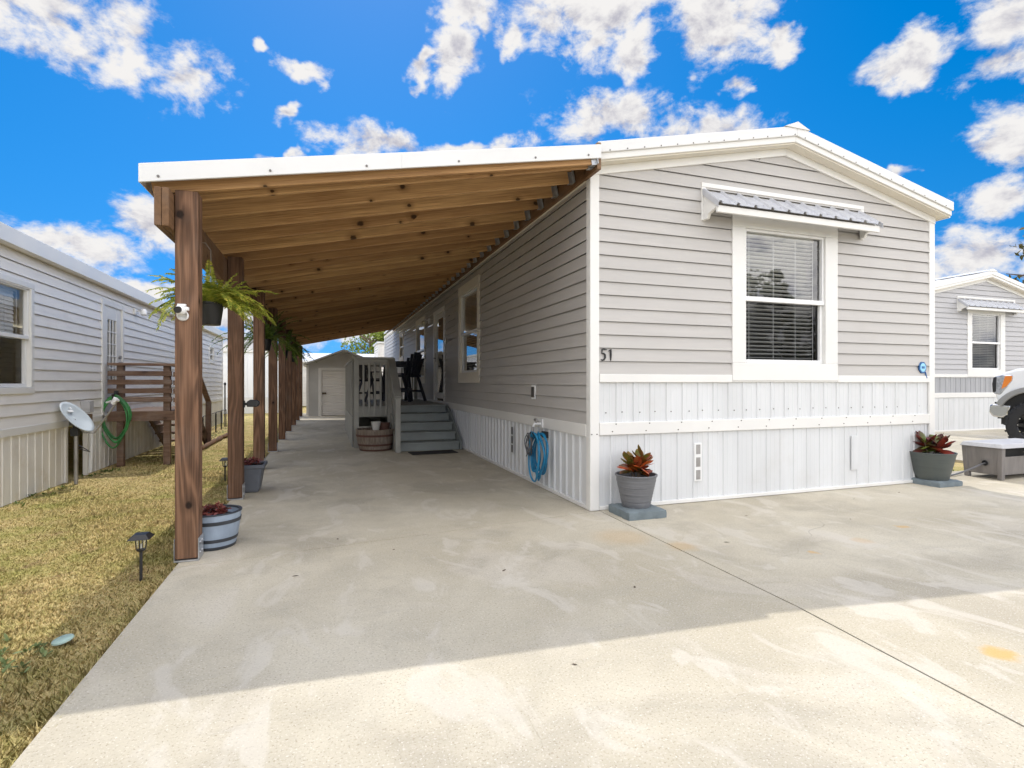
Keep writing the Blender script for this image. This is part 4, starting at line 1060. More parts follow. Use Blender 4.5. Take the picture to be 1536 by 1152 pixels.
#@@PART4
# ------------------------------------------------------------------ right: neighbour home, pickup, deck box
build_home(13.67, 9.0, .13, 'mobile_home', 'grey sided home beyond the pickup with an awning over its front window', 4.70, 19.3, full=False, sid='siding_right', band_mat='band_grey')
BX = thing('hose_reel_box', 'grey resin hose box with pale lid on the concrete right of the dark green pot', 'storage box', (8.4, 4.45, 0))
x0, x1, y0, y1 = 7.90, 8.98, 4.26, 4.70
q = MB().hexa([(x0+.03, y0+.02, .05), (x1-.03, y0+.02, .05), (x1-.03, y1-.02, .05), (x0+.03, y1-.02, .05), (x0, y0, .40), (x1, y0, .40), (x1, y1, .40), (x0, y1, .40)])
q = MB()
q.prism([(x0+.035, y0+.05, .06), (x0+.035, y1-.05, .06), (x0, y1-.04, .40), (x0, y0+.04, .40)], (.015, 0, 0))
q.prism([(x1-.05, y0+.05, .06), (x1-.05, y1-.05, .06), (x1-.015, y1-.04, .40), (x1-.015, y0+.04, .40)], (.015, 0, 0))
q.prism([(x0+.05, y1-.04, .06), (x1-.05, y1-.04, .06), (x1-.02, y1-.015, .40), (x0+.02, y1-.015, .40)], (0, .012, 0))
q.prism([(x0+.05, y0+.035, .06), (x1-.05, y0+.035, .06), (x1-.04, y0+.022, .29), (x0+.04, y0+.022, .29)], (0, .012, 0))
q.box(x0+.05, x1-.05, y0+.05, y1-.05, .055, .065)
q.build('box_body', 'resin_grey', BX, bevel=.004)
for px, py in ((x0, y0), (x1, y0), (x0, y1), (x1, y1)):
    sx = 1 if px == x0 else -1; sy = 1 if py == y0 else -1
    MB().hexa([(px+sx*.025, py+sy*.012, 0.002), (px+sx*.085, py+sy*.012, 0.002), (px+sx*.085, py+sy*.062, 0.002), (px+sx*.025, py+sy*.062, 0.002),
               (px-sx*.004, py-sy*.004, .40), (px+sx*.066, py-sy*.004, .40), (px+sx*.066, py+sy*.05, .40), (px-sx*.004, py+sy*.05, .40)][::1]).build('corner_leg', 'resin_grey', BX, bevel=.004)
MB().hexa([(x0-.025, y0-.025, .40), (x1+.025, y0-.025, .40), (x1+.025, y1+.02, .40), (x0-.025, y1+.02, .40), (x0+.005, y0+.01, .455), (x1-.005, y0+.01, .455), (x1-.005, y1-.01, .455), (x0+.005, y1-.01, .455)]).build('lid', 'resin_lid', BX, bevel=.008)
MB().box(x0+.08, x1-.08, y0+.06, y0+.07, .28, .40).build('front_opening', 'dark_slot', BX)
q = MB().tube([(x0+.5, y0+.03, .34), (x0+.42, y0-.02, .345), (x0+.40, y0-.05, .32), (x0+.40, y0-.05, .26)], .012, 8); q.build('crank_handle', 'steel', BX)
MB().lathe([(.001, 0), (.032, 0), (.036, .008), (.03, .02)], 16).move(Matrix.Translation((x0+.008, 4.44, .20)) @ Matrix.Rotation(R(-90), 4, 'Y')).build('hose_port', 'rubber', BX, smooth=True)
H = thing('feeder_hose', 'dark grey hose running from the hose box along the ground behind the dark green pot', 'hose', (7.5, 4.6, 0))
MB().tube([(7.93, 4.44, .20), (7.84, 4.44, .19), (7.72, 4.47, .14), (7.58, 4.52, .08), (7.45, 4.58, .035), (7.30, 4.65, .014), (7.15, 4.70, .012), (7.05, 4.8, .02)], .011, 8).build('hose', 'hose_grey', H, smooth=True)
MB().tube([(7.95, 4.74, .03), (7.7, 4.68, .024), (7.4, 4.66, .03), (7.2, 4.72, .02)], .013, 8).build('pipe', 'pale_stone', H, smooth=True)

# pickup: nose towards +y, near side at x = 11.9
TR = thing('pickup_truck', 'white pickup truck with grey wheel flares parked before the right hand home', 'pickup', (12.9, 4.2, 0))
XA, XB = 11.90, 13.86; GZ = .006
def arc(cy, cz, r, a0, a1, n=14): return [(cy+r*math.cos(R(a0+(a1-a0)*i/n)), cz+r*math.sin(R(a0+(a1-a0)*i/n))) for i in range(n+1)]
WF, WR = 5.93, 2.25; RW = .435
low = [(6.36, .80)]+[(6.36, .86)]
side = [(6.50, .86), (6.53, 1.0), (6.50, 1.30), (6.42, 1.40), (6.20, 1.475), (5.6, 1.535), (4.95, 1.56), (1.0, 1.52), (.98, .72), (WR-.58, .70)]
side += arc(WR, .50, .56, 160, 20, 12)+[(WR+.58, .62), (WF-.62, .62)]+arc(WF, .52, .56, 170, 36, 12)
nS = len(side)
secs = [(XA+.10, .965), (XA+.02, .99), (XA, 1.0), (XA, 1.0)]
q = MB(); q.prism([(XA, y, z) for y, z in side], (XB-XA, 0, 0)); q.build('body', 'truck_white', TR, bevel=.05, seg=4)
cab = [(4.85, 1.53), (4.15, 2.02), (3.9, 2.06), (2.75, 2.06), (2.45, 1.98), (2.25, 1.53)]
q = MB(); n = len(cab)
a_ = [(XA+.06+(.16 if z > 1.6 else 0), y, z) for y, z in cab]; b_ = [(XB-.06-(.16 if z > 1.6 else 0), y, z) for y, z in cab]
q.add(a_+b_, [tuple(range(n)), tuple(reversed(range(n, 2*n)))]+[(i, n+i, n+(i+1) % n, (i+1) % n) for i in range(n)]); q.build('cab', 'truck_white', TR, bevel=.04, seg=3)
q = MB()
for yA, yB, zA in ((4.55, 3.55, 1.60), (3.47, 2.62, 1.60)):
    q.add([(XA+.072, yA, zA), (XA+.072, yB, zA), (XA+.202, yB+.03, 1.95), (XA+.202, min(yA-.42, 4.1) if yA > 4 else yA, 1.95)], [(0, 1, 2, 3)])
q.add([(XA+.2, 4.80, 1.575), (XB-.2, 4.80, 1.575), (XB-.32, 4.20, 2.0), (XA+.32, 4.20, 2.0)], [(0, 1, 2, 3)])
q.build('windows', 'glass_screen', TR)
for yw in (WF, WR):
    for xw, sg in ((XA-.03, 1), (XB+.03, -1)):
        t = MB(); prof = [(RW*.58, 0), (RW*.80, -.02), (RW*.96, .0), (RW, .03), (RW, .25), (RW*.96, .28), (RW*.58, .28)]
        t.lathe(prof, 44)
        for k in range(44):
            a = 2*math.pi*k/44; off = .0 if k % 2 else .05
            t.beam((RW*math.cos(a)*.985, RW*math.sin(a)*.985, .0+off), (RW*math.cos(a)*.985, RW*math.sin(a)*.985, .13+off), .034, .034, (math.cos(a), math.sin(a), 0))
            if k % 2: t.beam((RW*math.cos(a)*.86, RW*math.sin(a)*.86, -.012), (RW*math.cos(a)*.99, RW*math.sin(a)*.99, .0), .03, .02)
        mt = Matrix.Translation((xw, yw, RW+GZ+.008)) @ Matrix.Rotation(R(90*sg), 4, 'Y')
        wh = t.move(mt).build('wheel', 'rubber', TR, smooth=True, ang=30)
        rm = MB().lathe([(RW*.60, .02), (RW*.56, .03), (RW*.50, .09), (RW*.2, .06), (RW*.17, .03), (.001, .03)], 28)
        for k in range(8):
            a = k*.785; rm.beam((RW*.18*math.cos(a), RW*.18*math.sin(a), .05), (RW*.55*math.cos(a), RW*.55*math.sin(a), .03), .06, .03, (0, 0, 1))
        rm.move(mt).build('rim', 'rimblack', wh, smooth=True, ang=30)
        bo = MB()
        for k in range(12):
            a = k*.5236; bo.lathe([(.012, .012), (.012, .03)], 8, (RW*.53*math.cos(a), RW*.53*math.sin(a), 0)); bo.disc((RW*.53*math.cos(a), RW*.53*math.sin(a), .012), .012, (0, 0, -1), 8, .01)
        bo.move(mt).build('rim_bolts', 'chrome', wh)
for xs, sg in ((XA, -1), (XB, 1)):
    for yw, ex in ((WF, 28), (WR, 20)):
        o_ = arc(yw, .50, .655, 180-ex+10, ex+2, 18); i_ = arc(yw, .50, .555, 180-ex+10, ex+2, 18)
        q = MB(); poly = o_+i_[::-1]
        q.prism([(xs+sg*.045, y, z) for y, z in poly], (-sg*.06, 0, 0)); q.build('wheel_flare', 'truck_grey', TR, bevel=.015, seg=3)
        q = MB(); q.prism([(xs-sg*.004, y, z) for y, z in arc(yw, .50, .56, 175, 5, 16)], (-sg*.30, 0, 0)); q.build('wheel_well', 'dark_slot', TR)
for xs, sg in ((XA, 1), (XB, -1)):
    hl = [(6.545, 1.01), (6.56, 1.20), (6.53, 1.335), (6.40, 1.365), (6.24, 1.36), (6.25, 1.26), (6.33, 1.14), (6.44, .99)]
    q = MB(); q.prism([(xs-sg*.012, y, z) for y, z in hl], (sg*.36, 0, 0)); hlo = q.build('headlight', 'lens', TR, bevel=.02, seg=3)
    am = [(6.36, 1.345), (6.25, 1.345), (6.26, 1.26), (6.34, 1.15), (6.42, 1.10)]
    MB().prism([(xs-sg*.017, y, z) for y, z in am], (sg*.05, 0, 0)).build('indicator', 'amber', hlo, bevel=.006)
    MB().prism([(xs-sg*.016, y, z) for y, z in [(6.555, 1.03), (6.565, 1.2), (6.545, 1.32), (6.49, 1.33), (6.50, 1.05)]], (sg*.2, 0, 0)).build('lamp_bezel', 'black', hlo, bevel=.008)
bp = [(6.28, .80), (6.56, .82), (6.61, .80), (6.62, .66), (6.57, .58), (6.40, .56), (6.31, .62)]
MB().prism([(XA-.015, y, z) for y, z in bp], (XB-XA+.03, 0, 0)).build('bumper', 'chrome', TR, bevel=.03, seg=3)
MB().box(XA+.02, XB-.02, 6.30, 6.54, .825, .858).box(XA+.06, XB-.06, 6.28, 6.46, .44, .57).build('bumper_gap', 'black', TR)
q = MB().box(XA+.36, XB-.36, 6.50, 6.555, .93, 1.33)
q.build('grille', 'truck_grey', TR, bevel=.01)
MB().box(XA-.002, XA+.004, 3.52, 3.53, .70, 1.5).box(XA-.002, XA+.004, 4.72, 4.73, .72, 1.5).build('door_seam', 'black', TR)
MB().box(XA-.18, XA-.02, 4.42, 4.52, 1.56, 1.78).beam((XA-.05, 4.47, 1.60), (XA+.08, 4.47, 1.58), .04, .05).build('mirror', 'black', TR, bevel=.02)

# ------------------------------------------------------------------ left neighbour
NX = -3.1; Y0, Y1 = -3.0, 18.65
LH = thing('mobile_home', 'white grey sided home across the strip of dry lawn with a wooden side deck', 'mobile home', (NX-2.3, 8, 0))
PN = lambda a, d, z: (NX+d, a, z)
PE = lambda a, d, z: (NX-a, Y1+d, z)
siding(PN, Y0, Y1, .75, 2.68, [(6.25, 7.27, 1.16, 2.26), (9.27, 10.05, .7, 2.38), (16.72, 17.28, 1.82, 2.22)], .124).build('side_wall', 'siding_left', LH)
siding(PE, 0, 4.6, .75, 2.70+.2*2.3, [], .124, lambda z: (max(0, (z-2.70)/.2), 4.6-max(0, (z-2.70)/.2))).build('end_wall', 'siding_left', LH)
siding(lambda a, d, z: (NX-4.6+a, Y0-d, z), 0, 4.6, .75, 2.70+.2*2.3, [], .124, lambda z: (max(0, (z-2.70)/.2), 4.6-max(0, (z-2.70)/.2))).build('end_wall', 'siding_left', LH)
siding(lambda a, d, z: (NX-4.6-d, a, z), Y0, Y1, .75, 2.68, [], .124).build('side_wall', 'siding_left', LH)
ribbed(PN, Y0, 8.15, -.03, .675, 0.16, .006, minor=False).build('skirting', 'skirt_dirty', LH)
ribbed(PN, 8.72, Y1, -.03, .675, 0.16, .006, minor=False).build('skirting', 'skirt_dirty', LH)
ribbed(PE, 0, 4.6, -.03, .675, 0.16, .006, minor=False).build('skirting', 'skirt_dirty', LH)
ribbed(lambda a, d, z: (NX-4.6+a, Y0-d, z), 0, 4.6, -.03, .675, 0.16, .006, minor=False).build('skirting', 'skirt_dirty', LH)
ribbed(lambda a, d, z: (NX-4.6-d, a, z), Y0, Y1, -.03, .675, 0.16, .006, minor=False).build('skirting', 'skirt_dirty', LH)
q = MB(); boxP(q, PN, 8.15, 8.72, -.22, -.20, -.03, .70); q.build('exposed_underside', 'insul', LH)
q = MB(); boxP(q, PN, 8.70, 8.76, -.02, .03, -.03, .68); q.build('skirting_edge', 'skirt_dirty', LH)
q = MB(); boxP(q, PN, 8.10, 8.15, -.02, .025, -.03, .665); q.build('skirting_edge', 'skirt_dirty', LH)
q = MB(); boxP(q, PN, Y0, 8.16, -.02, .030, .665, .752); boxP(q, PN, 8.66, Y1, -.02, .030, .665, .752); boxP(q, PE, 0, 4.6, -.02, .03, .665, .752); q.build('band_trim', 'trim', LH, bevel=.006)
q = MB(); boxP(q, PN, Y1-.06, Y1+.024, .0, .026, -.03, 2.70); boxP(q, PE, 0, .06, .0005, .024, -.03, 2.70); q.build('corner_trim', 'trim', LH, bevel=.004)
m_ = NX-2.3; zt = lambda x: 2.70+.2*(2.3-abs(x-m_))
q = MB()
for xa, xb in ((NX+.12, m_), (m_, NX-4.72)):
    q.hexa([(xa, Y0-.1, zt(xa)+.02), (xb, Y0-.1, zt(xb)+.02), (xb, Y1+.12, zt(xb)+.02), (xa, Y1+.12, zt(xa)+.02), (xa, Y0-.1, zt(xa)+.09), (xb, Y0-.1, zt(xb)+.09), (xb, Y1+.12, zt(xb)+.09), (xa, Y1+.12, zt(xa)+.09)])
q.build('roof', 'roofmetal', LH)
q = MB().box(NX+.121, NX+.14, Y0-.1, Y1+.13, 2.60, 2.765).box(NX+.0, NX+.120, Y0, Y1+.1, 2.61, 2.625); q.build('eave_fascia', 'trim', LH, bevel=.004)
for y0_, y1_, f0, f1 in ((Y1+.121, Y1+.14, 0, 0), (Y0-.12, Y0-.101, 0, 0)):
    q = MB()
    for xa, xb in ((NX+.14, m_), (m_, NX-4.74)):
        q.hexa([(xa, y0_, zt(xa)-.08), (xb, y0_, zt(xb)-.08), (xb, y1_, zt(xb)-.08), (xa, y1_, zt(xa)-.08), (xa, y0_, zt(xa)+.095), (xb, y0_, zt(xb)+.095), (xb, y1_, zt(xb)+.095), (xa, y1_, zt(xa)+.095)])
    q.build('rake_fascia', 'trim', LH)
window(LH, PN, (6.19, 7.33, 1.10, 2.31), (6.27, 7.26, 1.17, 2.25), (1.69, 1.73), 'slats', 1.3, 'trim', True, False, True)
window(LH, PN, (16.66, 17.34, 1.76, 2.27), (16.74, 17.26, 1.83, 2.20), (1.99, 2.02), None, .9, 'trim', False)
q = MB(); boxP(q, PN, 9.22, 9.29, -.03, .03, .70, 2.44); boxP(q, PN, 10.03, 10.10, -.03, .03, .70, 2.44); boxP(q, PN, 9.29, 10.03, -.03, .028, 2.37, 2.44)
boxP(q, PN, 9.30, 9.47, -.02, .008, .71, 2.365); boxP(q, PN, 9.83, 10.02, -.02, .008, .71, 2.365); boxP(q, PN, 9.47, 9.83, -.02, .007, 2.17, 2.365); boxP(q, PN, 9.47, 9.83, -.02, .007, .71, 1.26)
D2 = q.build('door', 'trim', LH, bevel=.004)
q = MB(); quadP(q, PN, [(9.47, -.008, 1.26), (9.83, -.008, 1.26), (9.83, -.008, 2.17), (9.47, -.008, 2.17)]); q.build('door_pane', 'glass', D2)
q = MB()
for k in (1, 2): boxP(q, PN, 9.47+.12*k-.008, 9.47+.12*k+.008, -.006, .006, 1.26, 2.17)
for k in (1, 2, 3, 4): boxP(q, PN, 9.47, 9.83, -.0055, .0055, 1.26+.182*k-.008, 1.26+.182*k+.008)
q.build('glazing_bars', 'white_plastic', D2)
q = MB(); quadP(q, PN, [(9.3, -.10, .8), (10.0, -.10, .8), (10.0, -.10, 2.3), (9.3, -.10, 2.3)]); q.build('door_curtain', 'blind', D2)
q = MB().tube([PN(9.93, .008, 1.52), PN(9.93, .06, 1.52)], .028, 10).tube([PN(9.93, .008, 1.62), PN(9.93, .04, 1.62)], .026, 10); q.build('door_knob', 'steel', D2)
q = MB(); boxP(q, PN, 10.56, 10.68, .018, .045, 2.38, 2.47); q.tube([PN(10.62, .045, 2.43), PN(10.62, .13, 2.44)], .012, 8); WL2 = q.build('wall_lamp', 'white_plastic', LH, bevel=.004)
MB().lathe([(.03, .04), (.05, 0), (.05, -.05), (.03, -.07), (.001, -.07)], 12, PN(10.62, .15, 2.43)).build('lamp_shade', 'white_plastic', WL2, smooth=True)
q = MB(); boxP(q, PN, 8.52, 8.66, .02, .12, .82, .98); q.build('cable_box', 'resin_lid', LH, bevel=.006)
q = MB(); boxP(q, PN, 8.55, 8.68, .02, .10, .66, .80); q.build('cable_box', 'insul', LH, bevel=.006)
q = MB().tube([PN(8.75, .02, .74), PN(8.75, .05, .73), PN(8.75, .06, .4), PN(8.74, .05, .0)], .022, 8); q.build('drain_pipe', 'white_plastic', LH)

# side deck of the left home
WD = thing('side_deck', 'weathered brown timber deck with slatted rail at the side door of the left home', 'deck', (-2.75, 10.2, 0))
dx0, dx1, dy0, dy1, dz = -3.06, -2.22, 9.40, 11.15, .79
q = MB(); x = dx0
while x < dx1-.03: q.box(x, min(x+.135, dx1), dy0, dy1, dz-.035, dz); x += .141
q.build('deck_board', 'wood_nb', WD)
MB().box(dx0, dx1, dy0-.04, dy0-.002, dz-.145, dz+.002).build('rim_joist', 'wood_nb', WD, bevel=.003); MB().box(dx1+.001, dx1+.04, dy0-.04, dy1, dz-.145, dz+.001).build('rim_joist', 'wood_nb', WD, bevel=.003)
for x, y, z1 in ((dx0+.10, dy0+.005, 1.50), (dx1-.14, dy0+.005, 1.50), (dx1-.09, 9.95, 1.49), (dx1-.09, dy1-.09, 1.49)):
    MB().box(x, x+.088, y, y+.088, -.03, z1).build('railing_post', 'wood_nb', WD, bevel=.004)
MB().box(dx1-.20, dx1-.10, dy0-.06, dy0+.03, -.03, .70)
for k, z in enumerate((.93, 1.06, 1.19, 1.32)):
    MB().box(dx0, dx1-.02, dy0-.032, dy0+.004, z, z+.075).build('rail_slat', 'wood_nb', WD, bevel=.003)
    MB().box(dx1-.001, dx1+.034, dy0-.03, 10.06, z-.01, z+.065).build('rail_slat', 'wood_nb', WD, bevel=.003)
MB().box(dx0, dx1+.03, dy0-.05, dy0+.09, 1.475, 1.513).build('top_rail', 'wood_nb', WD, bevel=.003); MB().box(dx1-.10, dx1+.04, dy0+.091, 10.06, 1.473, 1.511).build('top_rail', 'wood_nb', WD, bevel=.003)
for k in range(4):
    MB().box(dx1+.05-.9, dx1-.06, dy1+.02+k*.26, dy1+.28+k*.26, dz-.17*(k+1)-.035, dz-.17*(k+1)).build('tread', 'wood_nb', WD)
MB().beam((dx0+.06, dy1, dz-.12), (dx0+.06, dy1+1.1, .0), .04, .24).build('stringer', 'wood_nb', WD); MB().beam((dx1-.08, dy1, dz-.12), (dx1-.08, dy1+1.1, .0), .04, .24).build('stringer', 'wood_nb', WD)
MB().beam((dx1-.04, dy1-.05, 1.46), (dx1-.04, dy1+1.05, .80), .09, .035).build('handrail', 'wood_nb', WD); MB().box(dx1-.085, dx1+.003, dy1+.95, dy1+1.04, -.03, .85).build('railing_post', 'wood_nb', WD)
# green hose
T = thing('green_hose_coil', 'coiled green garden hose hanging on the front rail of the brown side deck', 'hose', (-2.9, 9.3, 1.0))
random.seed(33)
MB().tube(hosecoil(lambda a, d, z: (-2.945+a, 9.315-d, z), 6, .012, .19, 1.03, .20, 34, .06), .0125, 8).build('hose', 'hose_green', T, smooth=True, ang=80)
q = MB().box(-2.97, -2.92, 9.34, 9.366, .98, 1.10).tube([(-2.945, 9.35, 1.0), (-2.945, 9.24, 1.0), (-2.945, 9.22, 1.05)], .02, 8); q.build('hose_hook', 'black', T)
MB().tube([(-3.04, 9.27, .93), (-2.98, 9.26, .95), (-2.94, 9.25, .90)], .018, 8).build('hose_nozzle', 'white_plastic', T)

# satellite dish
T = thing('satellite_dish', 'grey satellite dish on a short post before the left home skirting', 'satellite dish', (-2.93, 7.98, 0))
MB().tube([(-2.93, 7.98, -.03), (-2.93, 7.98, .60)], .022, 12).build('mast', 'steel', T, smooth=True)
MB().box(-2.985, -2.90, 7.95, 8.02, .56, .66).build('mast_bracket', 'black', T, bevel=.01)
N = 22; rings = 7
nrm = Vector((.80, -.08, .62)).normalized(); ux = nrm.cross(Vector((0, 0, 1))).normalized(); uy = ux.cross(nrm).normalized(); dc = Vector((-2.90, 7.93, .80))
q = MB()
for r_ in range(rings+1):
    for k in range(N):
        t = r_/rings; a = 2*math.pi*k/N; q.v.append(tuple(dc+(ux*math.cos(a)*.24+uy*math.sin(a)*.235)*t+nrm*(.045*t*t-.045)))
for r_ in range(rings):
    for k in range(N): q.f.append((r_*N+k, (r_+1)*N+k, (r_+1)*N+(k+1) % N, r_*N+(k+1) % N))
DS_ = q.build('reflector', 'dish', T, smooth=True, ang=60); so2 = DS_.modifiers.new('thick', 'SOLIDIFY'); so2.thickness = .008
p0 = dc+uy*.0+ux*.0
q = MB(); mid_ = dc+uy*.13+nrm*.0
for du, dv, ln_ in ((0, .05, .09), (-.03, .05, .09), (.03, .05, .09), (0, .085, .07)):
    pass
q.beam(dc+uy*.10-ux*.045+nrm*-.012, dc+uy*.10+ux*.045+nrm*-.012, .03, .012, nrm); q.beam(dc+uy*.14-ux*.05+nrm*-.006, dc+uy*.14-ux*.02+nrm*-.006, .03, .012, nrm)
q.build('dish_marking', 'white_plastic', DS_)
low_ = dc-uy*.24
MB().tube([dc-nrm*.05, dc-uy*.20-nrm*.06, low_-uy*.03+nrm*.02, dc-uy*.12+nrm*.44], .011, 8).build('feed_arm', 'steel', T, smooth=True)
MB().tube([dc-uy*.11+nrm*.40, dc-uy*.07+nrm*.47], .026, 12).tube([dc-uy*.10+nrm*.45+ux*.05, dc-uy*.10+nrm*.45-ux*.05], .017, 10).build('feed_horn', 'white_plastic', T, smooth=True)
MB().tube([(-2.94, 7.99, .55), (-2.98, 8.12, .40), (-2.85, 8.16, .34), (-2.82, 8.0, .38), (-2.92, 7.98, .46)], .006, 6).tube([dc-nrm*.05, Vector((-2.93, 7.98, .62))], .022, 8).build('cable', 'black', T, smooth=True)

# garden edging
GE = thing('log_edging', 'low brown log edging bordering the planted strip along the left home', 'edging', (-2.2, 13, 0))
pts = [(-2.2+random.uniform(-.02, .02)+.01*i*0, 11.2+i*.3, .01+random.uniform(-.01, .01)) for i in range(16)]
MB().tube(pts, [.045*random.uniform(.8, 1.2) for _ in pts], 8).build('log', 'log', GE, smooth=True)
for i, y in enumerate((11.6, 12.5, 13.4, 14.3, 15.2, 16.1)):
    T = thing('wire_fence_panel', '', 'garden fence', (-2.55, y, 0), 'black wire fence panels by the left home')
    T['label'] = 'black wire garden fence panel in the planted strip beside the left home'
    x = -2.55-.03*i
    MB().tube([(x, y, -.05), (x, y, .42), (x, y+.08, .47), (x, y+.74, .47), (x, y+.80, .42), (x, y+.80, -.05)], .009, 6).build('frame', 'black', T)
    q = MB()
    for k in range(1, 6): q.tube([(x, y+.133*k, .05), (x, y+.133*k, .47)], .004, 5)
    q.tube([(x, y, .1), (x, y+.8, .1)], .004, 5); q.build('wires', 'black', T)
o = MB().tube([(-2.75, 17.0, -.03), (-2.75, 17.0, 1.15)], .018, 8).lathe([(.03, 1.15), (.035, 1.2), (.0, 1.24)], 10, (-2.75, 17, 0)).build('metal_stake', 'black'); recenter(o, (-2.75, 17, 0)); tag(o, 'tall thin black stake in the planted strip beyond the wire fence panels', 'stake')
def weeds(name, label, pts, n, s, mat='weed', cat='weeds'):
    mb = MB()
    for i in range(n):
        x, y = random.choice(pts); x += random.gauss(0, s); y += random.gauss(0, s*1.4)
        for k in range(5): leaf(mb, (x, y, -.03), random.uniform(0, 6.28), random.uniform(.3, 1.3), random.uniform(.02, .05), .014, .8, n=3)
    o = mb.build(name, mat, smooth=True, ang=80); tag(o, label, cat); o['kind'] = 'stuff'; return o
weeds('low_weeds', 'patch of pale green weeds growing in the lawn near the driveway edge', [(-1.36, 2.88), (-1.42, 2.75), (-1.30, 3.0), (-1.45, 2.98)], 70, .06)
weeds('garden_weeds', 'green weeds and flowers in the strip between the log edging and the left home', [(-2.45, 11.6+.4*i) for i in range(14)], 160, .14)
weeds('skirting_weeds', 'green weeds along the foot of the left home skirting', [(-3.0, 6.9), (-3.0, 7.3), (-3.02, 8.6), (-2.9, 9.0), (-3.0, 7.7)], 50, .06, 'fern_dark')
weeds('right_weeds', 'small green and brown plants in the grass strip behind the hose box', [(7.6, 5.05), (7.9, 5.08), (8.3, 5.05)], 26, .08)

# ------------------------------------------------------------------ far end
SH = thing('garden_shed', 'grey sided shed with a white roll up door at the end of the carport', 'shed', (.55, 22, 0))
sx0, sx1, sy0, sy1 = -.70, 1.86, 20.75, 23.6; pk = (sx0+sx1)/2; ez = 1.86; ss = .40
slim = lambda z: (max(0, (z-ez)/ss), (sx1-sx0)-max(0, (z-ez)/ss))
PS = lambda a, d, z: (sx0+a, sy0-d, z)
siding(PS, 0, sx1-sx0, 0.01, ez+ss*(pk-sx0), [(.46, 1.75, -.1, 1.70)], .125, slim).build('front_wall', 'shed', SH)
siding(lambda a, d, z: (sx0-d, sy0+a, z), 0, sy1-sy0, .01, ez, [], .125).build('side_wall', 'shed', SH)
siding(lambda a, d, z: (sx1+d, sy1-a, z), 0, sy1-sy0, .01, ez, [], .125).build('side_wall', 'shed', SH)
siding(lambda a, d, z: (sx1-a, sy1+d, z), 0, sx1-sx0, .01, ez+ss*(pk-sx0), [], .125, slim).build('rear_wall', 'shed', SH)
q = MB(); zt2 = lambda x: ez+ss*(pk-sx0-abs(x-pk))
for xa, xb in ((sx0-.12, pk), (pk, sx1+.12)):
    q.hexa([(xa, sy0-.12, zt2(xa)+.02), (xb, sy0-.12, zt2(xb)+.02), (xb, sy1+.1, zt2(xb)+.02), (xa, sy1+.1, zt2(xa)+.02), (xa, sy0-.12, zt2(xa)+.09), (xb, sy0-.12, zt2(xb)+.09), (xb, sy1+.1, zt2(xb)+.09), (xa, sy1+.1, zt2(xa)+.09)])
q.build('roof', 'shed', SH)
q = MB().box(sx0-.02, sx0+.06, sy0-.024, sy0, 0, ez); q.build('corner_trim', 'trim', SH)
q = MB(); boxP(q, PS, .39, .50, -.05, .03, 0, 1.76); boxP(q, PS, 1.72, 1.83, -.05, .03, 0, 1.76); boxP(q, PS, .50, 1.72, -.05, .028, 1.67, 1.76); RD = q.build('door_frame', 'trim', SH)
q = MB(); z = .01
while z < 1.66:
    quadP(q, PS, [(.5, -.03, z), (1.72, -.03, z), (1.72, -.015, z+.03), (.5, -.015, z+.03)]); quadP(q, PS, [(.5, -.015, z+.03), (1.72, -.015, z+.03), (1.72, -.03, z+.066), (.5, -.03, z+.066)]); z += .066
RD2 = q.build('roll_up_door', 'rolldoor', SH)
q = MB(); boxP(q, PS, .52, .66, -.014, .01, .80, .86); q.build('latch', 'padlock', RD2)
T = thing('storage_building', 'long plain white building behind the carport posts at the back of the lawn', 'building', (-8, 27, 0))
ribbed(lambda a, d, z: (-16+a, 24.0-d, z), 0, 14.2, -.03, 2.46, .30, .02, minor=False).build('wall', 'wallwhite', T)
ribbed(lambda a, d, z: (-1.8+d, 24.0+a, z), 0, 6, -.03, 2.46, .30, .02, minor=False).build('wall', 'wallwhite', T)
MB().box(-16.1, -1.75, 23.93, 30.1, 2.461, 2.56).build('roof', 'roofmetal', T); MB().box(-16, -1.8, 23.95, 23.975, -.03, .62).build('base_band', 'skirt', T)
T = thing('rear_home', 'low home with a wide white metal roof behind the grey shed', 'mobile home', (4, 33, 0))
siding(lambda a, d, z: (-1.6+a, 30-d, z), 0, 12, 0, 2.3, [], .125).build('front_wall', 'siding_left', T)
siding(lambda a, d, z: (-1.6-d, 30+a, z), 0, 5, 0, 2.3, [], .125).build('side_wall', 'siding_left', T)
q = MB().hexa([(-1.8, 29.7, 2.28), (10.6, 29.7, 2.28), (10.6, 32.6, 2.80), (-1.8, 32.6, 2.80), (-1.8, 29.7, 2.38), (10.6, 29.7, 2.38), (10.6, 32.6, 2.92), (-1.8, 32.6, 2.92)])
q.hexa([(-1.8, 32.6, 2.80), (10.6, 32.6, 2.80), (10.6, 35.4, 2.28), (-1.8, 35.4, 2.28), (-1.8, 32.6, 2.92), (10.6, 32.6, 2.92), (10.6, 35.4, 2.38), (-1.8, 35.4, 2.38)]); q.build('roof', 'roofmetal', T)
T = thing('outbuilding', 'pale grey sided outbuilding seen past the far end of home 51', 'building', (4.6, 28, 0))
siding(lambda a, d, z: (2.38+a, 26.9-d, z), 0, 4.5, 0, 3.15, [], .125).build('front_wall', 'siding_left', T); siding(lambda a, d, z: (2.38-d, 26.9+a, z), 0, 2.4, 0, 3.15, [], .125).build('side_wall', 'siding_left', T)
MB().box(2.3, 6.9, 26.8, 29.4, 3.151, 3.23).build('roof', 'roofmetal', T); MB().box(2.355, 2.44, 26.872, 26.9, 0, 3.15).build('corner_trim', 'trim', T)

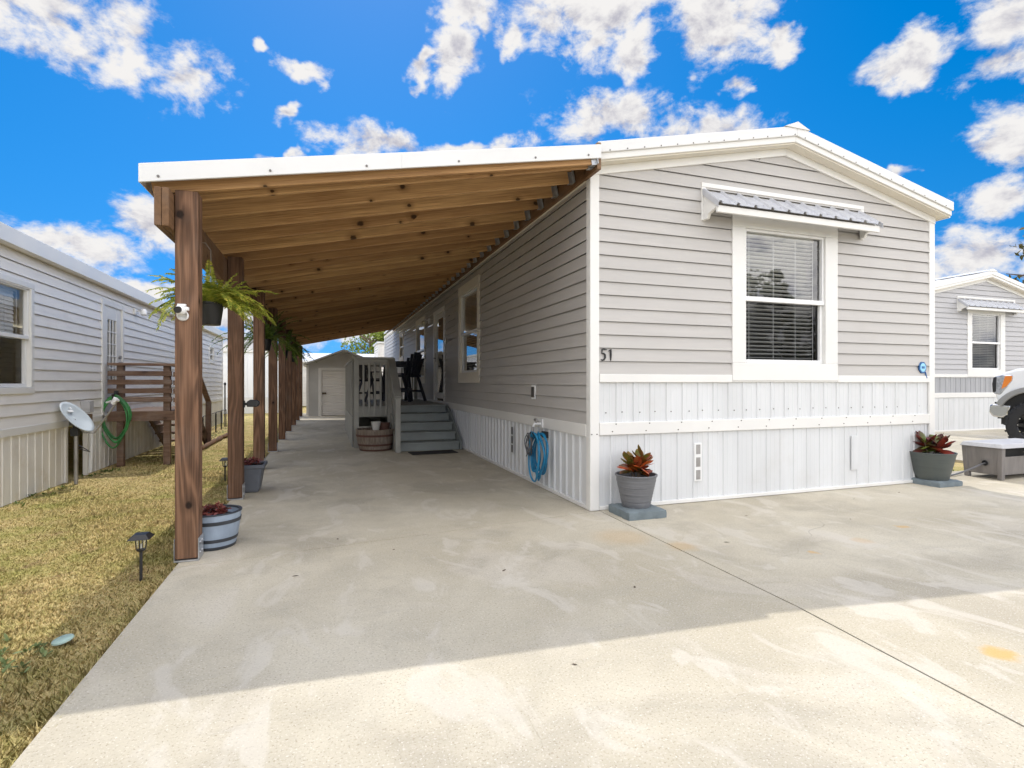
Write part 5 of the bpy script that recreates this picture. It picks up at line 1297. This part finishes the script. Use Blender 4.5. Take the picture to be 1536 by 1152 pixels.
# ------------------------------------------------------------------ trees
def tree(name, label, x, y, h, cr, mat, leafs=5000, lsz=.16, conifer=False, seed=1, z_crown=None, group=None):
    rr = random.Random(seed); T = thing(name, label, 'tree', (x, y, 0), group)
    tr = MB(); top = Vector((x, y, h*.9)); base = Vector((x, y, -.05))
    zc = z_crown if z_crown else h*.38
    n = 7; path = [base.lerp(top, i/n)+Vector((rr.uniform(-.05, .05)*h*.12*(i > 0), rr.uniform(-.05, .05)*h*.12*(i > 0), 0)) for i in range(n+1)]
    tr.tube(path, [h*.028*(1-.85*i/n)+.01 for i in range(n+1)], 10)
    ends = []
    for i in range(22):
        t = rr.uniform(.25, .95); p = base.lerp(top, max(t, zc/h*.8)); a = rr.uniform(0, 6.28)
        ln = cr*(1.05-.8*t if conifer else rr.uniform(.5, 1.0)); up = -.05 if conifer else rr.uniform(.15, .8)
        d = Vector((math.cos(a), math.sin(a), up)).normalized(); e = p+d*ln; mid_ = (p+e)/2+Vector((0, 0, ln*.08))
        tr.tube([p, mid_, e], [h*.010, h*.006, h*.002], 6); ends += [e, mid_, (mid_+e)/2]
    tr.build('trunk', 'bark', T, smooth=True)
    mb = MB(); cl = []
    for i in range(46):
        if conifer:
            t = rr.uniform(.16, 1.0); a = rr.uniform(0, 6.28); q_ = cr*(1.08-t)*math.sqrt(rr.random())
            cl.append((Vector((x+q_*math.cos(a), y+q_*math.sin(a), h*t)), cr*.26*(1.2-t)))
        else:
            e = rr.choice(ends); cl.append((e+Vector((rr.gauss(0, .12), rr.gauss(0, .12), rr.gauss(0, .12)))*cr, cr*rr.uniform(.18, .36)))
    for i in range(leafs):
        c_, r_ = rr.choice(cl); v = Vector((rr.gauss(0, 1), rr.gauss(0, 1), rr.gauss(0, .75))); v = v.normalized()*r_*rr.random()**.45
        p = c_+v; s_ = lsz*rr.uniform(.5, 1.2); a = Vector((rr.gauss(0, 1), rr.gauss(0, 1), rr.gauss(0, 1))).normalized(); b_ = a.cross(Vector((rr.gauss(0, 1), rr.gauss(0, 1), rr.gauss(0, 1)))).normalized()
        mb.add([p-a*s_, p+b_*s_*.45, p+a*s_, p-b_*s_*.45], [(0, 1, 2, 3)])
    mb.build('crown', mat, T)
tree('broadleaf_tree', 'sunlit green tree rising behind the shed and the white roof', 2.9, 40, 5.2, 2.6, 'tree_bright', 5000, .14, seed=3)
tree('broadleaf_tree', 'tree whose bronze branch tips show over the roof of the home on the right edge', 22.7, 10.6, 6.2, 2.5, 'tree_brown', 3600, .12, seed=8)
tree('conifer_tree', 'tall dark conifer across the road mirrored in the front window of home 51', 28.5, -19, 8.7, 3.0, 'tree', 6500, .2, True, 5, group=None)
tree('broadleaf_tree', 'bushy dark tree mirrored low in the left part of the front window', 24.3, -19, 6.6, 3.0, 'tree', 4000, .2, seed=6)
tree('broadleaf_tree', 'bushy dark tree mirrored low in the right part of the front window', 33.4, -20, 6.9, 3.0, 'tree', 4000, .2, seed=9)

# ------------------------------------------------------------------ grass
rng = np.random.default_rng(4)
N = 170000
xs = -0.955-np.abs(rng.gamma(1.6, .75, N*2)); ysg = .75+rng.gamma(1.5, 2.6, N*2)
ok = (xs > -3.08) | (ysg < -99); xs, ysg = xs[ok][:N], ysg[ok][:N]; N = len(xs)
h = rng.uniform(.007, .020, N)*(1+.4*np.sin(xs*3.1+ysg*2.3)); edge = xs > -1.03; h[edge] *= 1.7
ne = 5200; pick = rng.choice(N, ne, replace=False); clump = rng.choice(rng.uniform(.8, 12, 260), ne)
xs[pick] = -.958-np.abs(rng.normal(0, .018, ne)); ysg[pick] = clump+rng.normal(0, .035, ne); h[pick] = rng.uniform(.018, .05, ne)
an = rng.uniform(0, 6.283, N); wd = rng.uniform(.0018, .0036, N)*(1+ysg*.11); ln_ = rng.uniform(.3, 1.7, N)*h; la = rng.uniform(0, 6.283, N)
V = np.zeros((N, 3, 3), np.float32); dx = np.cos(an)*wd; dy = np.sin(an)*wd
V[:, 0] = np.stack([xs-dx, ysg-dy, np.full(N, -.036)], 1); V[:, 1] = np.stack([xs+dx, ysg+dy, np.full(N, -.036)], 1)
V[:, 2] = np.stack([np.minimum(xs+np.cos(la)*ln_, np.where(h > .03, -.885, -.92)), ysg+np.sin(la)*ln_, -.034+h], 1)
me = bpy.data.meshes.new('lawn_grass'); me.vertices.add(N*3); me.vertices.foreach_set('co', V.ravel())
me.loops.add(N*3); me.loops.foreach_set('vertex_index', np.arange(N*3, dtype=np.int32)); me.polygons.add(N)
me.polygons.foreach_set('loop_start', np.arange(0, N*3, 3, dtype=np.int32)); me.update(); me.validate()
me.polygons.foreach_set('use_smooth', np.ones(N, bool))
nn = np.zeros((N*3, 3), np.float32); nn[:, 2] = 1; nn[:, :2] = np.repeat(np.stack([np.cos(la), np.sin(la)], 1)*.35, 3, 0); nn /= np.linalg.norm(nn, axis=1)[:, None]
me.normals_split_custom_set(nn.tolist())
o = bpy.data.objects.new('lawn_grass', me); col.objects.link(o); me.materials.append(MAT['blades'])
tag(o, 'short dry straw and green lawn grass left of the driveway', 'grass'); o['kind'] = 'stuff'
# dead leaves and crumbs on the concrete
random.seed(12); k = 0
for x, y in ((-.17, 3.62), (.45, 3.95), (.08, 4.35), (1.1, 3.3), (1.72, 2.75), (1.0, 2.1), (-.55, 1.72), (2.9, 3.3), (3.6, 3.9), (5.2, 4.1), (4.4, 3.5), (.35, 5.6), (6.0, 4.2)):
    mb = MB(); leaf(mb, (0, 0, .004), random.uniform(0, 6.28), .1, random.uniform(.025, .05), .014, .25, n=4)
    o = mb.build('fallen_leaf', 'bark', smooth=True); o.location = (x, y, 0); o['group'] = 'dead leaves on the concrete'
    tag(o, 'tiny brown dead leaf lying on the concrete driveway', 'leaf', 'dead leaves on the concrete')
for o in bpy.data.objects:
    if 'wl' in o.keys(): del o['wl']
